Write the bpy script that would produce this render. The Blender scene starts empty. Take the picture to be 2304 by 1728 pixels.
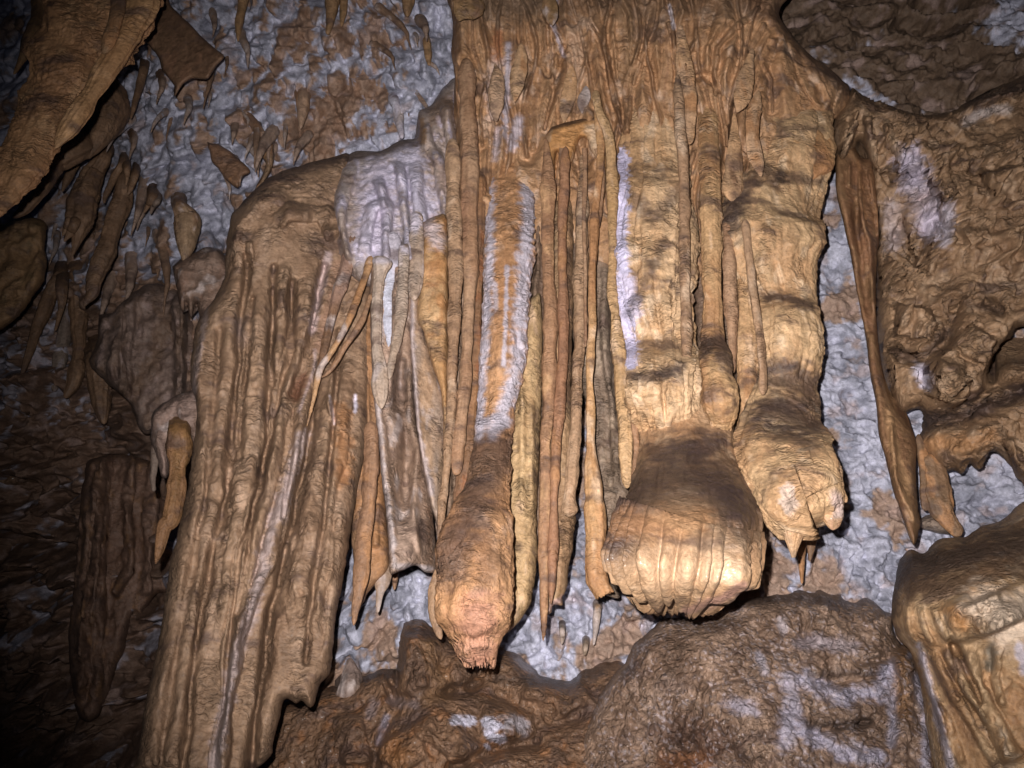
import bpy, math, random
import numpy as np
from mathutils import Vector
random.seed(7)
C = bpy.context.scene

# ------------------------------------------------------------------ camera, world, flash
PITCH = math.radians(28.0)
W, H, F = 2304.0, 1728.0, 2213.0            # photograph size and focal length in its pixels
cam = bpy.data.cameras.new('camera'); cam_ob = bpy.data.objects.new('camera', cam)
C.collection.objects.link(cam_ob); C.camera = cam_ob
cam.sensor_width = 36.0; cam.lens = 36.0 * F / W
cam.clip_start = 0.02; cam.clip_end = 200
cam_ob.rotation_euler = (math.radians(90) + PITCH, 0, 0)

world = bpy.data.worlds.new('World'); C.world = world; world.use_nodes = True
bg = world.node_tree.nodes['Background']
bg.inputs['Color'].default_value = (0.35, 0.5, 1.0, 1); bg.inputs['Strength'].default_value = 0.006

fl = bpy.data.lights.new('camera_flash', 'SPOT')       # the photographer's flash: the only lamp in the cave
fl.energy = 590; fl.color = (1.0, 0.96, 0.93); fl.shadow_soft_size = 0.012
fl.spot_size = math.radians(80); fl.spot_blend = 1.0
fo = bpy.data.objects.new('camera_flash', fl); C.collection.objects.link(fo)
fo.location = (-0.06, -0.02, 0.085)
fo.rotation_euler = (math.radians(90) + PITCH + math.radians(0.5), 0, -math.radians(8))

C.view_settings.view_transform = 'Standard'; C.view_settings.look = 'None'
C.view_settings.exposure = 0; C.view_settings.gamma = 1
C.render.engine = 'CYCLES'
C.cycles.max_bounces = 3; C.cycles.diffuse_bounces = 2; C.cycles.glossy_bounces = 2

COSP, SINP = math.cos(PITCH), math.sin(PITCH)
def at(u, v, Y):
    """point where the sight line through photo pixel (u, v) meets the vertical plane Y metres away"""
    u = np.asarray(u, float); v = np.asarray(v, float); Y = np.asarray(Y, float)
    a = (u - W / 2) / F; b = (H / 2 - v) / F
    dy = COSP - b * SINP; dz = SINP + b * COSP
    k = Y / dy
    return np.stack([a * k, Y + 0 * a, dz * k], -1)
def depth(P): return P[..., 1] * COSP + P[..., 2] * SINP
def proj(P):
    d = depth(P); up = -P[..., 1] * SINP + P[..., 2] * COSP
    return W / 2 + F * P[..., 0] / d, H / 2 - F * up / d

# enlarged tiles of the photograph, used as rulers: each turns tile coordinates into photo pixels
def tile(x0, y0, k=800 / 2212.0):
    def f(*a):
        a = np.array(a, float).reshape(-1, 2) * k
        return [(x0 + p[0], y0 + p[1]) for p in a]
    return f
TA, TB, TC = tile(0, 0), tile(750, 0), tile(1504, 0)
TD, TE, TF = tile(0, 564), tile(750, 564), tile(1504, 564)
TG, TH, TI = tile(0, 1128), tile(750, 1128), tile(1504, 1128)
TJ, TK, TL = tile(1000, 0, 560 / 2212.0), tile(780, 500, 560 / 2212.0), tile(0, 300, 560 / 2212.0)
def rows(T, Y, *r, dY=0.0):
    """spine from (y, left edge, right edge) rows read off tile T"""
    out = []
    for i, q in enumerate(r):
        y, a, b = q[:3]
        (xa, yy), (xb, _) = T(a, y, b, y)
        out.append(((xa + xb) / 2, yy, q[3] if len(q) > 3 else Y + dY * i / max(1, len(r) - 1), (xb - xa) / 2))
    return out

# ------------------------------------------------------------------ noise
def _h(ix, iy, iz, s):
    n = (ix * np.uint32(374761393) + iy * np.uint32(668265263) + iz * np.uint32(2147483647) + np.uint32((s * 974634777) & 0xffffffff))
    n = (n ^ (n >> np.uint32(13))) * np.uint32(1274126177)
    n = (n ^ (n >> np.uint32(16))) * np.uint32(2246822519)
    return n ^ (n >> np.uint32(15))
def perlin(P, s=0):
    P = np.asarray(P, np.float32)
    fl_ = np.floor(P); f = P - fl_
    i = fl_.astype(np.int64).astype(np.uint32)
    w = f * f * f * (f * (f * 6 - 15) + 10)
    out = np.zeros(P.shape[0], np.float32)
    for dx in (0, 1):
        wx = w[:, 0] if dx else 1 - w[:, 0]
        for dy in (0, 1):
            wy = w[:, 1] if dy else 1 - w[:, 1]
            for dz in (0, 1):
                wz = w[:, 2] if dz else 1 - w[:, 2]
                h = _h(i[:, 0] + np.uint32(dx), i[:, 1] + np.uint32(dy), i[:, 2] + np.uint32(dz), s)
                gx = ((h & np.uint32(1023)).astype(np.float32) / 511.5 - 1)
                gy = (((h >> np.uint32(10)) & np.uint32(1023)).astype(np.float32) / 511.5 - 1)
                gz = (((h >> np.uint32(20)) & np.uint32(1023)).astype(np.float32) / 511.5 - 1)
                out += wx * wy * wz * (gx * (f[:, 0] - dx) + gy * (f[:, 1] - dy) + gz * (f[:, 2] - dz))
    return out * 1.5
def fbm(P, sc=(1, 1, 1), oc=4, s=0, gain=0.5):
    Q = np.asarray(P, np.float32) * np.asarray(sc, np.float32)
    o = 0; a = 1.0; t = 0
    for k in range(oc):
        o = o + a * perlin(Q * (2.03 ** k) + 17.3 * k, s + k); t += a; a *= gain
    return o / t * 1.3
def ss(x, a, b):
    t = np.clip((x - a) / (b - a), 0, 1); return t * t * (3 - 2 * t)
def mix(a, b, t):
    t = np.asarray(t)[..., None] if np.ndim(t) else t
    return np.asarray(a) * (1 - t) + np.asarray(b) * t
def rand_cell(ix, iy, s):
    return _h(ix.astype(np.int64).astype(np.uint32), iy.astype(np.int64).astype(np.uint32), np.uint32(5), s).astype(np.float32) / 4294967295.0
def drips(u, v, cell, s, pull=1.5):
    """field of hanging scale-like bumps, each swelling downward into a point; returns height 0..1 and cell tone"""
    gx, gy = u / cell, v / (cell * pull)
    ix, iy = np.floor(gx), np.floor(gy)
    best = np.zeros(u.shape, np.float32); tone = np.zeros(u.shape, np.float32)
    for dx in (-1, 0, 1):
        for dy in (-1, 0, 1):
            jx, jy = ix + dx, iy + dy
            r1, r2, r3 = rand_cell(jx, jy, s), rand_cell(jx, jy, s + 1), rand_cell(jx, jy, s + 2)
            x = (gx - jx - r1) ; y = (gy - jy - r2)
            rad = 0.45 + 0.5 * r3
            yy = y / rad
            w = rad * np.clip(0.95 - 0.75 * np.clip(yy, -1, 1), 0.03, None) * 0.75
            h = np.clip(1 - (x / w) ** 2, 0, 1) ** 0.6 * ss(yy, -1.3, 0.1) * ss(yy, 1.15, 0.55) * (0.35 + 0.65 * r3)
            m = h > best
            tone = np.where(m, r1, tone); best = np.maximum(best, h)
    return best, tone

def seg_dist(u, v, pts):
    """distance to a polyline and position 0..1 along it"""
    best = np.full(u.shape, 1e9); par = np.zeros(u.shape)
    n = len(pts) - 1
    for i in range(n):
        (x0, y0), (x1, y1) = pts[i][:2], pts[i + 1][:2]
        dx, dy = x1 - x0, y1 - y0
        t = np.clip(((u - x0) * dx + (v - y0) * dy) / (dx * dx + dy * dy + 1e-9), 0, 1)
        d = np.hypot(u - x0 - t * dx, v - y0 - t * dy)
        m = d < best
        best = np.where(m, d, best); par = np.where(m, (i + t) / n, par)
    return best, par
def catmull(P, n):
    P = np.asarray(P, float); m = len(P)
    Q = np.vstack([2 * P[0] - P[1], P, 2 * P[-1] - P[-2]])
    L = np.concatenate([[0], np.cumsum(np.linalg.norm(np.diff(P[:, :2], axis=0), axis=1))])
    s = np.linspace(0, L[-1], n); k = np.clip(np.searchsorted(L, s, side='right') - 1, 0, m - 2)
    t = ((s - L[k]) / np.maximum(L[k + 1] - L[k], 1e-9))[:, None]
    a, b, c, d = Q[k], Q[k + 1], Q[k + 2], Q[k + 3]
    return 0.5 * ((2 * b) + (c - a) * t + (2 * a - 5 * b + 4 * c - d) * t ** 2 + (3 * b - a - 3 * c + d) * t ** 3)

# ------------------------------------------------------------------ palette (surface colours)
TAN = (0.49, 0.31, 0.155); OCHRE = (0.36, 0.195, 0.085); RUST = (0.26, 0.115, 0.05)
BROWN = (0.17, 0.10, 0.055); UMBER = (0.095, 0.06, 0.042); CREAM = (0.60, 0.44, 0.27)
WHITE = (0.50, 0.545, 0.62); GREY = (0.33, 0.28, 0.22); PALE = (0.45, 0.40, 0.36); PINK = (0.45, 0.27, 0.17)
OLIVE = (0.15, 0.105, 0.05); LILAC = (0.50, 0.49, 0.54)

def colour(P, pal, s=0, stains=(), streak=1.0):
    c0, c1, c2 = [np.array(c) for c in pal]
    n1 = fbm(P, (9, 9, 3.0), 4, s + 11); n2 = fbm(P, (45, 45, 9), 3, s + 21); n3 = fbm(P, (16, 16, 9), 4, s + 31)
    c = mix(c0, c1, ss(n1 + 0.35 * n2 * streak, -0.35, 0.4))
    c = mix(c, c2, 0.85 * ss(n3 + 0.3 * n2, 0.12, 0.5))
    c = c * (1 + 0.30 * streak * n2[:, None])
    bd = ss(fbm(P, (7, 7, 15), 4, 61) + 0.25 * fbm(P, (30, 30, 90), 3, 62), 0.12, 0.55)     # old silt and manganese films
    c = mix(c, np.array([0.10, 0.066, 0.052]), 0.72 * bd * np.clip(streak, 0, 1))
    return stain(P, c, s, stains)
def stain(P, c, s, stains):
    if not len(stains): return np.clip(c, 0.01, 0.85)
    u, v = proj(P); w1 = fbm(P, (24, 24, 46), 4, s + 41) + 0.35 * fbm(P, (50, 50, 150), 2, s + 42)
    for st in stains:
        pts, wd, col, k = st[:4]; soft = st[4] if len(st) > 4 else 0.8
        if len(pts) == 1: pts = [pts[0], (pts[0][0] + 1, pts[0][1] + 1)]
        d, _ = seg_dist(u, v, pts)
        q = d / wd + w1 * 0.75 * min(1, 40 / wd)
        c = mix(c, col, k * (1 - ss(q, 1 - soft, 1 + soft * 0.3)))
    return np.clip(c, 0.01, 0.85)

# ------------------------------------------------------------------ materials
def rock_mat(name, crink=(27, 84), cd=0.0035, grain=420, gd=0.0012, rough=(0.34, 0.78), wet=0.0, nodules=0.0):
    m = bpy.data.materials.new(name); m.use_nodes = True; nt = m.node_tree; N = nt.nodes; L = nt.links
    b = N['Principled BSDF']
    geo = N.new('ShaderNodeNewGeometry')
    at_ = N.new('ShaderNodeAttribute'); at_.attribute_name = 'tint'
    ck = N.new('ShaderNodeAttribute'); ck.attribute_name = 'crinkle'
    # the ripples undulate: their height coordinate is bent by a broad noise
    wn = N.new('ShaderNodeTexNoise'); wn.inputs['Scale'].default_value = 17; wn.inputs['Detail'].default_value = 2; L.new(geo.outputs['Position'], wn.inputs['Vector'])
    wa = N.new('ShaderNodeVectorMath'); wa.operation = 'MULTIPLY_ADD'; L.new(wn.outputs['Color'], wa.inputs[0]); wa.inputs[1].default_value = (0.0, 0.0, 0.075); L.new(geo.outputs['Position'], wa.inputs[2])
    def mapping(sx, sy, sz):
        mp = N.new('ShaderNodeMapping'); mp.inputs['Scale'].default_value = (sx, sy, sz)
        L.new(wa.outputs[0], mp.inputs['Vector']); return mp
    def noise(vec, sc, det, ro=0.55, dist=0.0):
        n = N.new('ShaderNodeTexNoise'); n.inputs['Scale'].default_value = sc; n.inputs['Detail'].default_value = det
        n.inputs['Roughness'].default_value = ro; n.inputs['Distortion'].default_value = dist
        L.new(vec, n.inputs['Vector']); return n
    mp = mapping(crink[0], crink[0], crink[1])
    n1 = noise(mp.outputs[0], 1.0, 3, 0.5, 1.3)
    off = N.new('ShaderNodeVectorMath'); off.operation = 'ADD'; off.inputs[1].default_value = (37.1, 11.3, 5.7); L.new(mp.outputs[0], off.inputs[0])
    n5 = noise(off.outputs[0], 0.8, 4, 0.6, 1.4)
    n2 = noise(geo.outputs['Position'], grain, 3, 0.6)
    n3 = noise(geo.outputs['Position'], 38, 5, 0.65, 0.3)
    n4 = noise(geo.outputs['Position'], 130, 3, 0.6, 0.3)
    # colour: tint times mottling, darker dashes scaled by the crinkle value
    r = N.new('ShaderNodeMapRange'); L.new(n3.outputs['Fac'], r.inputs['Value'])
    r.inputs['From Min'].default_value = 0.25; r.inputs['From Max'].default_value = 0.75
    r.inputs['To Min'].default_value = 0.66; r.inputs['To Max'].default_value = 1.27
    r2 = N.new('ShaderNodeMapRange'); L.new(n5.outputs['Fac'], r2.inputs['Value'])
    r2.inputs['From Min'].default_value = 0.33; r2.inputs['From Max'].default_value = 0.46
    r2.inputs['To Min'].default_value = 0.0; r2.inputs['To Max'].default_value = 1.0
    one = N.new('ShaderNodeMath'); one.operation = 'SUBTRACT'; one.inputs[0].default_value = 1.0
    L.new(r2.outputs[0], one.inputs[1])
    dk = N.new('ShaderNodeMath'); dk.operation = 'MULTIPLY'; L.new(one.outputs[0], dk.inputs[0]); L.new(ck.outputs['Fac'], dk.inputs[1])
    dk2 = N.new('ShaderNodeMath'); dk2.operation = 'MULTIPLY_ADD'; L.new(dk.outputs[0], dk2.inputs[0]); dk2.inputs[1].default_value = -0.42; dk2.inputs[2].default_value = 1.0
    r4 = N.new('ShaderNodeMapRange'); L.new(n4.outputs['Fac'], r4.inputs['Value'])
    r4.inputs['From Min'].default_value = 0.3; r4.inputs['From Max'].default_value = 0.7
    r4.inputs['To Min'].default_value = 0.80; r4.inputs['To Max'].default_value = 1.18
    mu = N.new('ShaderNodeMath'); mu.operation = 'MULTIPLY'; L.new(r.outputs[0], mu.inputs[0]); L.new(dk2.outputs[0], mu.inputs[1])
    mu2 = N.new('ShaderNodeMath'); mu2.operation = 'MULTIPLY'; L.new(mu.outputs[0], mu2.inputs[0]); L.new(r4.outputs[0], mu2.inputs[1])
    vm = N.new('ShaderNodeVectorMath'); vm.operation = 'SCALE'
    L.new(at_.outputs['Color'], vm.inputs[0]); L.new(mu2.outputs[0], vm.inputs['Scale'])
    L.new(vm.outputs[0], b.inputs['Base Color'])
    rr = N.new('ShaderNodeMapRange'); L.new(n4.outputs['Fac'], rr.inputs['Value'])
    rr.inputs['From Min'].default_value = 0.3; rr.inputs['From Max'].default_value = 0.7
    rr.inputs['To Min'].default_value = rough[0]; rr.inputs['To Max'].default_value = rough[1]
    L.new(rr.outputs[0], b.inputs['Roughness'])
    b.inputs['Specular IOR Level'].default_value = 0.34
    if wet: b.inputs['Coat Weight'].default_value = wet; b.inputs['Coat Roughness'].default_value = 0.16
    # relief
    if nodules:
        vo = N.new('ShaderNodeTexVoronoi'); vo.feature = 'SMOOTH_F1'; vo.inputs['Scale'].default_value = 62; vo.inputs['Smoothness'].default_value = 0.35
        vd = N.new('ShaderNodeVectorMath'); vd.operation = 'MULTIPLY_ADD'; L.new(n3.outputs['Color'], vd.inputs[0]); vd.inputs[1].default_value = (.03, .03, .03); L.new(geo.outputs['Position'], vd.inputs[2])
        L.new(vd.outputs[0], vo.inputs['Vector'])
        b0 = N.new('ShaderNodeBump'); b0.inputs['Distance'].default_value = nodules; b0.inputs['Strength'].default_value = 0.9; b0.invert = True
        L.new(vo.outputs['Distance'], b0.inputs['Height'])
    b1 = N.new('ShaderNodeBump'); b1.inputs['Distance'].default_value = cd
    dn = N.new('ShaderNodeMapRange'); dn.interpolation_type = 'SMOOTHSTEP'; L.new(n1.outputs['Fac'], dn.inputs['Value'])
    dn.inputs['From Min'].default_value = 0.25; dn.inputs['From Max'].default_value = 0.70
    L.new(dn.outputs[0], b1.inputs['Height']); L.new(ck.outputs['Fac'], b1.inputs['Strength'])
    if nodules: L.new(b0.outputs[0], b1.inputs['Normal'])
    bm_ = N.new('ShaderNodeBump'); bm_.inputs['Distance'].default_value = 0.006; bm_.inputs['Strength'].default_value = 0.8
    L.new(n3.outputs['Fac'], bm_.inputs['Height']); L.new(b1.outputs[0], bm_.inputs['Normal'])
    b2 = N.new('ShaderNodeBump'); b2.inputs['Distance'].default_value = gd * 2.6; b2.inputs['Strength'].default_value = 0.6
    L.new(n4.outputs['Fac'], b2.inputs['Height']); L.new(bm_.outputs[0], b2.inputs['Normal'])
    b3 = N.new('ShaderNodeBump'); b3.inputs['Distance'].default_value = gd; b3.inputs['Strength'].default_value = 0.6
    L.new(n2.outputs['Fac'], b3.inputs['Height']); L.new(b2.outputs[0], b3.inputs['Normal'])
    L.new(b3.outputs[0], b.inputs['Normal'])
    return m
M_FLOW = rock_mat('flowstone', cd=0.0055)
M_WET = rock_mat('wet_flowstone', cd=0.005, rough=(0.3, 0.6), wet=0.22)
M_WALL = rock_mat('moonmilk_wall', crink=(45, 70), cd=0.006, rough=(0.5, 0.85))
M_ROCK = rock_mat('popcorn_rock', crink=(42, 60), cd=0.006, rough=(0.35, 0.7), gd=0.0014, wet=0.12, nodules=0.010)

# ------------------------------------------------------------------ mesh plumbing
def link(name, V, faces, mat, tint, crinkle=None, parent=None, base=None):
    """one mesh object; V in world space, its origin put at base"""
    V = np.asarray(V, np.float32)
    base = np.zeros(3) if base is None else np.asarray(base, float)
    pb = np.array(parent.location) if parent is not None else np.zeros(3)
    if parent is not None: base = pb
    me = bpy.data.meshes.new(name)
    nv = len(V); quads = np.asarray(faces, np.int32)
    me.vertices.add(nv); me.vertices.foreach_set('co', (V - base.astype(np.float32)).ravel())
    k = quads.shape[1]
    me.loops.add(quads.size); me.loops.foreach_set('vertex_index', quads.ravel())
    me.polygons.add(len(quads)); me.polygons.foreach_set('loop_start', np.arange(0, quads.size, k, dtype=np.int32))
    me.polygons.foreach_set('use_smooth', np.ones(len(quads), bool))
    me.update(calc_edges=True); me.validate()
    tint = np.asarray(tint, np.float32); lum = (tint @ np.array([.3, .55, .15], np.float32))[:, None]
    tint = np.clip((tint * .98 + lum * .02) * np.array([1.02, 0.94, 0.98], np.float32), 0.008, 0.85)
    a = me.attributes.new('tint', 'FLOAT_COLOR', 'POINT')
    rgba = np.ones((nv, 4), np.float32); rgba[:, :3] = tint; a.data.foreach_set('color', rgba.ravel())
    b = me.attributes.new('crinkle', 'FLOAT', 'POINT')
    b.data.foreach_set('value', (np.full(nv, 0.6) if crinkle is None else np.broadcast_to(crinkle, nv)).astype(np.float32).copy())
    me.materials.append(mat)
    o = bpy.data.objects.new(name, me); C.collection.objects.link(o)
    if parent is not None: o.parent = parent
    else: o.location = Vector(base)
    return o
def tag(o, label=None, cat=None, group=None, kind=None):
    if label: o['label'] = label
    if cat: o['category'] = cat
    if group: o['group'] = group
    if kind: o['kind'] = kind
    return o
def thing(name, label, cat, base, group=None):
    e = bpy.data.objects.new(name, None); C.collection.objects.link(e)
    e.location = Vector(base); e.empty_display_size = 0.05
    return tag(e, label, cat, group)
def grid_faces(nr, nc, wrap=False, off=0):
    i = np.arange(nr - 1)[:, None]; j = np.arange(nc if wrap else nc - 1)[None, :]
    j2 = (j + 1) % nc
    return np.stack([i * nc + j, (i + 1) * nc + j, (i + 1) * nc + j2, i * nc + j2], -1).reshape(-1, 4) + off
LAST_RIB = None

def tube(spine, squash=1.0, cap=0.0, topcap=0.0, step=3.2, lump=0.10, flute=0.08, fk=2.5, rag=0.0, ragn=6, seed=0, ridge=0.0, nmin=14, bend=0.0, ripple=0.0, folds=None, ragp=None, crk_amp=1.0, wob=1.0, shelf=0.0, snap=True):
    """a hanging stone form: spine of (u, v, Y, half-width in px); returns vertices and quads"""
    S = np.array([(p[0], p[1], p[2], p[3]) for p in spine], float)
    Lp = np.linalg.norm(np.diff(S[:, :2], axis=0), axis=1).sum()
    nr = max(8, int(Lp / step)); Q = catmull(S, nr)
    Q[:, 3] = np.maximum(Q[:, 3], 0.5)
    sl = np.linspace(0, Lp, nr); z0 = 0 * sl + seed * 5.3; amp = np.minimum(Q[:, 3], 10)
    Q[:, 0] += wob * amp * 0.5 * fbm(np.stack([sl / 110, z0, 0 * sl], -1), (1, 1, 1), 3, 81)
    Q[:, 3] *= 1 + wob * 0.38 * fbm(np.stack([sl / 80, z0 + 9, 0 * sl], -1), (1, 1, 1), 3, 82)
    s = np.linspace(0, 1, nr)
    rmul = np.ones(nr)
    if cap: q = np.clip((s - (1 - cap)) / cap, 0, 1); rmul *= np.sqrt(np.clip(1 - q * q, 0, 1)) * 0.999 + 0.001
    if topcap: q = np.clip((topcap - s) / topcap, 0, 1); rmul *= np.sqrt(np.clip(1 - q * q, 0, 1)) * 0.999 + 0.001
    Cn = at(Q[:, 0], Q[:, 1], Q[:, 2])
    R = Q[:, 3] * depth(Cn) / F * rmul
    T = np.gradient(Cn, axis=0); T /= np.linalg.norm(T, axis=1, keepdims=True) + 1e-12
    ray = Cn / np.linalg.norm(Cn, axis=1, keepdims=True)
    if snap:
        t2 = np.gradient(Q[:, :2], axis=0); t2 /= np.linalg.norm(t2, axis=1, keepdims=True) + 1e-9
        Sd = t2[:, 1:2] * np.array([[1.0, 0, 0]]) + t2[:, 0:1] * np.array([[0, -SINP, COSP]])
        Fw = ray
    else:
        Sd = np.cross(T, ray); Sd /= np.linalg.norm(Sd, axis=1, keepdims=True) + 1e-12
        Fw = np.cross(Sd, T)
    nc = int(max(nmin, 2 * math.pi * Q[:, 3].max() / step)); ph = np.linspace(0, 2 * math.pi, nc, endpoint=False)
    c, si = np.cos(ph), np.sin(ph)
    idx = np.arange(nr)[:, None] * np.ones((1, nc))
    if rag:
        jag = np.abs(perlin(np.stack([c * ragn, si * ragn, 0 * c + seed * 3.1], -1), seed)) * 1.1 + 0.35 * np.abs(perlin(np.stack([c * ragn * 3, si * ragn * 3, 0 * c + seed], -1), seed + 1))
        send = 1 - rag * np.clip(jag, 0, 1)
        if folds: send = send - .035 * (1 - np.abs(np.sin(ph * folds[0] / 2 + 3.2 * perlin(np.stack([c * 1.7, si * 1.7, 0 * c + Lp / 260 * .5 + seed], -1), seed + 8))) ** .8)
        if ragp: send = send - np.where((si < 0.1) | (np.abs(c) > .9), 1, .15) * np.interp(c, [q[0] for q in ragp], [q[1] for q in ragp])
        idx = np.arange(nr)[:, None] * send[None, :]
    def interp(A):
        i0 = np.clip(np.floor(idx).astype(int), 0, nr - 1); i1 = np.clip(i0 + 1, 0, nr - 1); t = idx - i0
        if A.ndim == 1: return A[i0] * (1 - t) + A[i1] * t
        return A[i0] * (1 - t[..., None]) + A[i1] * t[..., None]
    Ci, Ri, Si, Fi = interp(Cn), interp(R), interp(Sd), interp(Fw)
    zz = (idx / nr) * Lp / 260.0
    k = np.stack([np.broadcast_to(c * fk, zz.shape), np.broadcast_to(si * fk, zz.shape), zz + seed * 7.7], -1).reshape(-1, 3)
    fl1 = fbm(k, (1, 1, 1), 3, seed).reshape(zz.shape)
    if ridge: fl1 = fl1 * (1 - ridge) + ridge * (0.5 - 2.0 * np.abs(fl1))
    D = Si * c[None, :, None] + Fi * (si * squash)[None, :, None]
    P0 = Ci + D * Ri[..., None]
    l1 = fbm(P0.reshape(-1, 3), (14, 14, 9), 3, seed + 3).reshape(zz.shape)
    l2 = fbm(P0.reshape(-1, 3), (60, 60, 45), 3, seed + 5).reshape(zz.shape)
    wq = P0.reshape(-1, 3) + 0.030 * np.stack([perlin(P0.reshape(-1, 3) * 17, 71) * .5, 0 * zz.ravel(), perlin(P0.reshape(-1, 3) * 17, 72)], -1)
    l3 = (fbm(wq, (24, 24, 84), 2, 6) * (0.12 + 1.1 * ss(fbm(wq, (11, 11, 8), 3, 91), -.2, .4))).reshape(zz.shape)
    mult = 1 + flute * 2 * fl1 + lump * l1
    if shelf:   # shelf-like swellings: quick rise facing up, slow retreat facing down
        pp = P0.reshape(-1, 3); w0 = fbm(pp, (5, 5, 5), 3, 301).reshape(zz.shape); w1_ = ss(fbm(pp, (6, 6, 6), 3, 305), -.25, .25).reshape(zz.shape)
        phs = (-P0[..., 2] * 6.5 + 2.6 * w0) % 1.0
        saw = np.where(phs < .22, ss(phs, 0, .22), 1 - ss(phs, .22, 1.0))
        P0s = shelf * saw * w1_ * (0.15 + 0.85 * np.clip(-si, 0, 1) ** .7)[None, :]
        mult = mult + P0s / np.maximum(Ri, 0.02)
    if folds:
        fn, fa, f0 = folds
        wv_ = ph[None, :] * fn / 2 + 1.6 * perlin(np.stack([np.broadcast_to(c * 1.7, zz.shape), np.broadcast_to(si * 1.7, zz.shape), zz * .5 + seed], -1).reshape(-1, 3), seed + 8).reshape(zz.shape) * 2
        mult = mult + fa * (np.abs(np.sin(wv_)) ** 0.8 - 0.7) * ss(idx / nr, f0, min(1, f0 + .3))
    P = Ci + D * (Ri * mult)[..., None]
    Dn = D / (np.linalg.norm(D, axis=2, keepdims=True) + 1e-9)
    fade = np.clip(Ri / 0.06, 0.28, 1)[..., None] * np.clip(Ri / 0.008, 0, 1)[..., None]
    P = P + Dn * (0.0030 * l2 + 0.0050 * crk_amp * l3)[..., None] * fade
    if ripple:
        rp = perlin(np.stack([P0[..., 0] * 16 + 2 * l1, P0[..., 1] * 16, P0[..., 2] * 95 + 5 * l1], -1).reshape(-1, 3), 77).reshape(zz.shape) * (0.3 + ss(l1, -.2, .3))
        P = P + Dn * (ripple * rp)[..., None] * fade
    V = P.reshape(-1, 3); Fc = grid_faces(nr, nc, True)
    if rag:    # broken hollow end: rim turns inward and back up
        last = P[-1]; cen = Cn[-1]; up = -T[-1]
        rings = [last]
        rl = float(R[-1]); cm = last.mean(0)
        for q, h in ((0.86, -0.002), (0.70, 0.02), (0.45, 0.07), (0.05, 0.10)):
            rings.append(cm + (last - cm) * q + up * h * min(1, rl / 0.05 + 0.15))
        V = np.vstack([V] + rings[1:])
        extra = grid_faces(len(rings), nc, True, off=(nr - 1) * nc)
        Fc = np.vstack([Fc, extra])
    return V, Fc

def tube_obj(name, spine, mat, pal, parent=None, stains=(), crk=0.6, label=None, cat=None, group=None, seed=0, streak=1.0, **kw):
    V, Fc = tube(spine, seed=seed, **kw)
    base = at(spine[0][0], spine[0][1], spine[0][2])
    col = colour(V, pal, seed, stains, streak)
    ckv = crk * (0.22 + 1.05 * ss(fbm(V, (11, 11, 8), 3, 91), -0.25, 0.4))
    o = link(name, V, Fc, mat, col, ckv, parent, base)
    if label: tag(o, label, cat, group)
    return o

def rbf(pts, u, v):
    pts = np.array(pts, float); X = pts[:, :2] / 1000; y = pts[:, 2:]
    def K(r): return np.where(r > 1e-9, r * r * np.log(r + 1e-12), 0)
    n = len(X); A = np.zeros((n + 3, n + 3)); D = np.linalg.norm(X[:, None] - X[None], axis=2)
    A[:n, :n] = K(D) + np.eye(n) * 1e-3; A[:n, n] = 1; A[:n, n + 1:] = X; A[n, :n] = 1; A[n + 1:, :n] = X.T
    c = np.linalg.solve(A, np.vstack([y, np.zeros((3, y.shape[1]))]))
    q = np.stack([u / 1000, v / 1000], -1).reshape(-1, 2)
    out = np.zeros((len(q), y.shape[1]))
    for s in range(0, len(q), 60000):
        qq = q[s:s + 60000]; d = np.linalg.norm(qq[:, None] - X[None], axis=2)
        out[s:s + 60000] = K(d) @ c[:n] + c[n] + qq @ c[n + 1:]
    return out.reshape(u.shape + (y.shape[1],))

def smooth_poly(poly, n=None, jit=0.0, seed=0):
    P = np.array(poly, float); Pc = np.vstack([P, P[:1]])
    Lp = np.linalg.norm(np.diff(Pc, axis=0), axis=1).sum()
    Q = catmull(Pc, int(Lp / 7))[:-1]
    if jit:
        k = np.stack([Q[:, 0] / 22, Q[:, 1] / 22, 0 * Q[:, 0] + seed], -1)
        Q = Q + jit * np.stack([fbm(k, (1, 1, 1), 3, seed + 1), fbm(k, (1, 1, 1), 3, seed + 2)], -1)
    return Q

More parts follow.
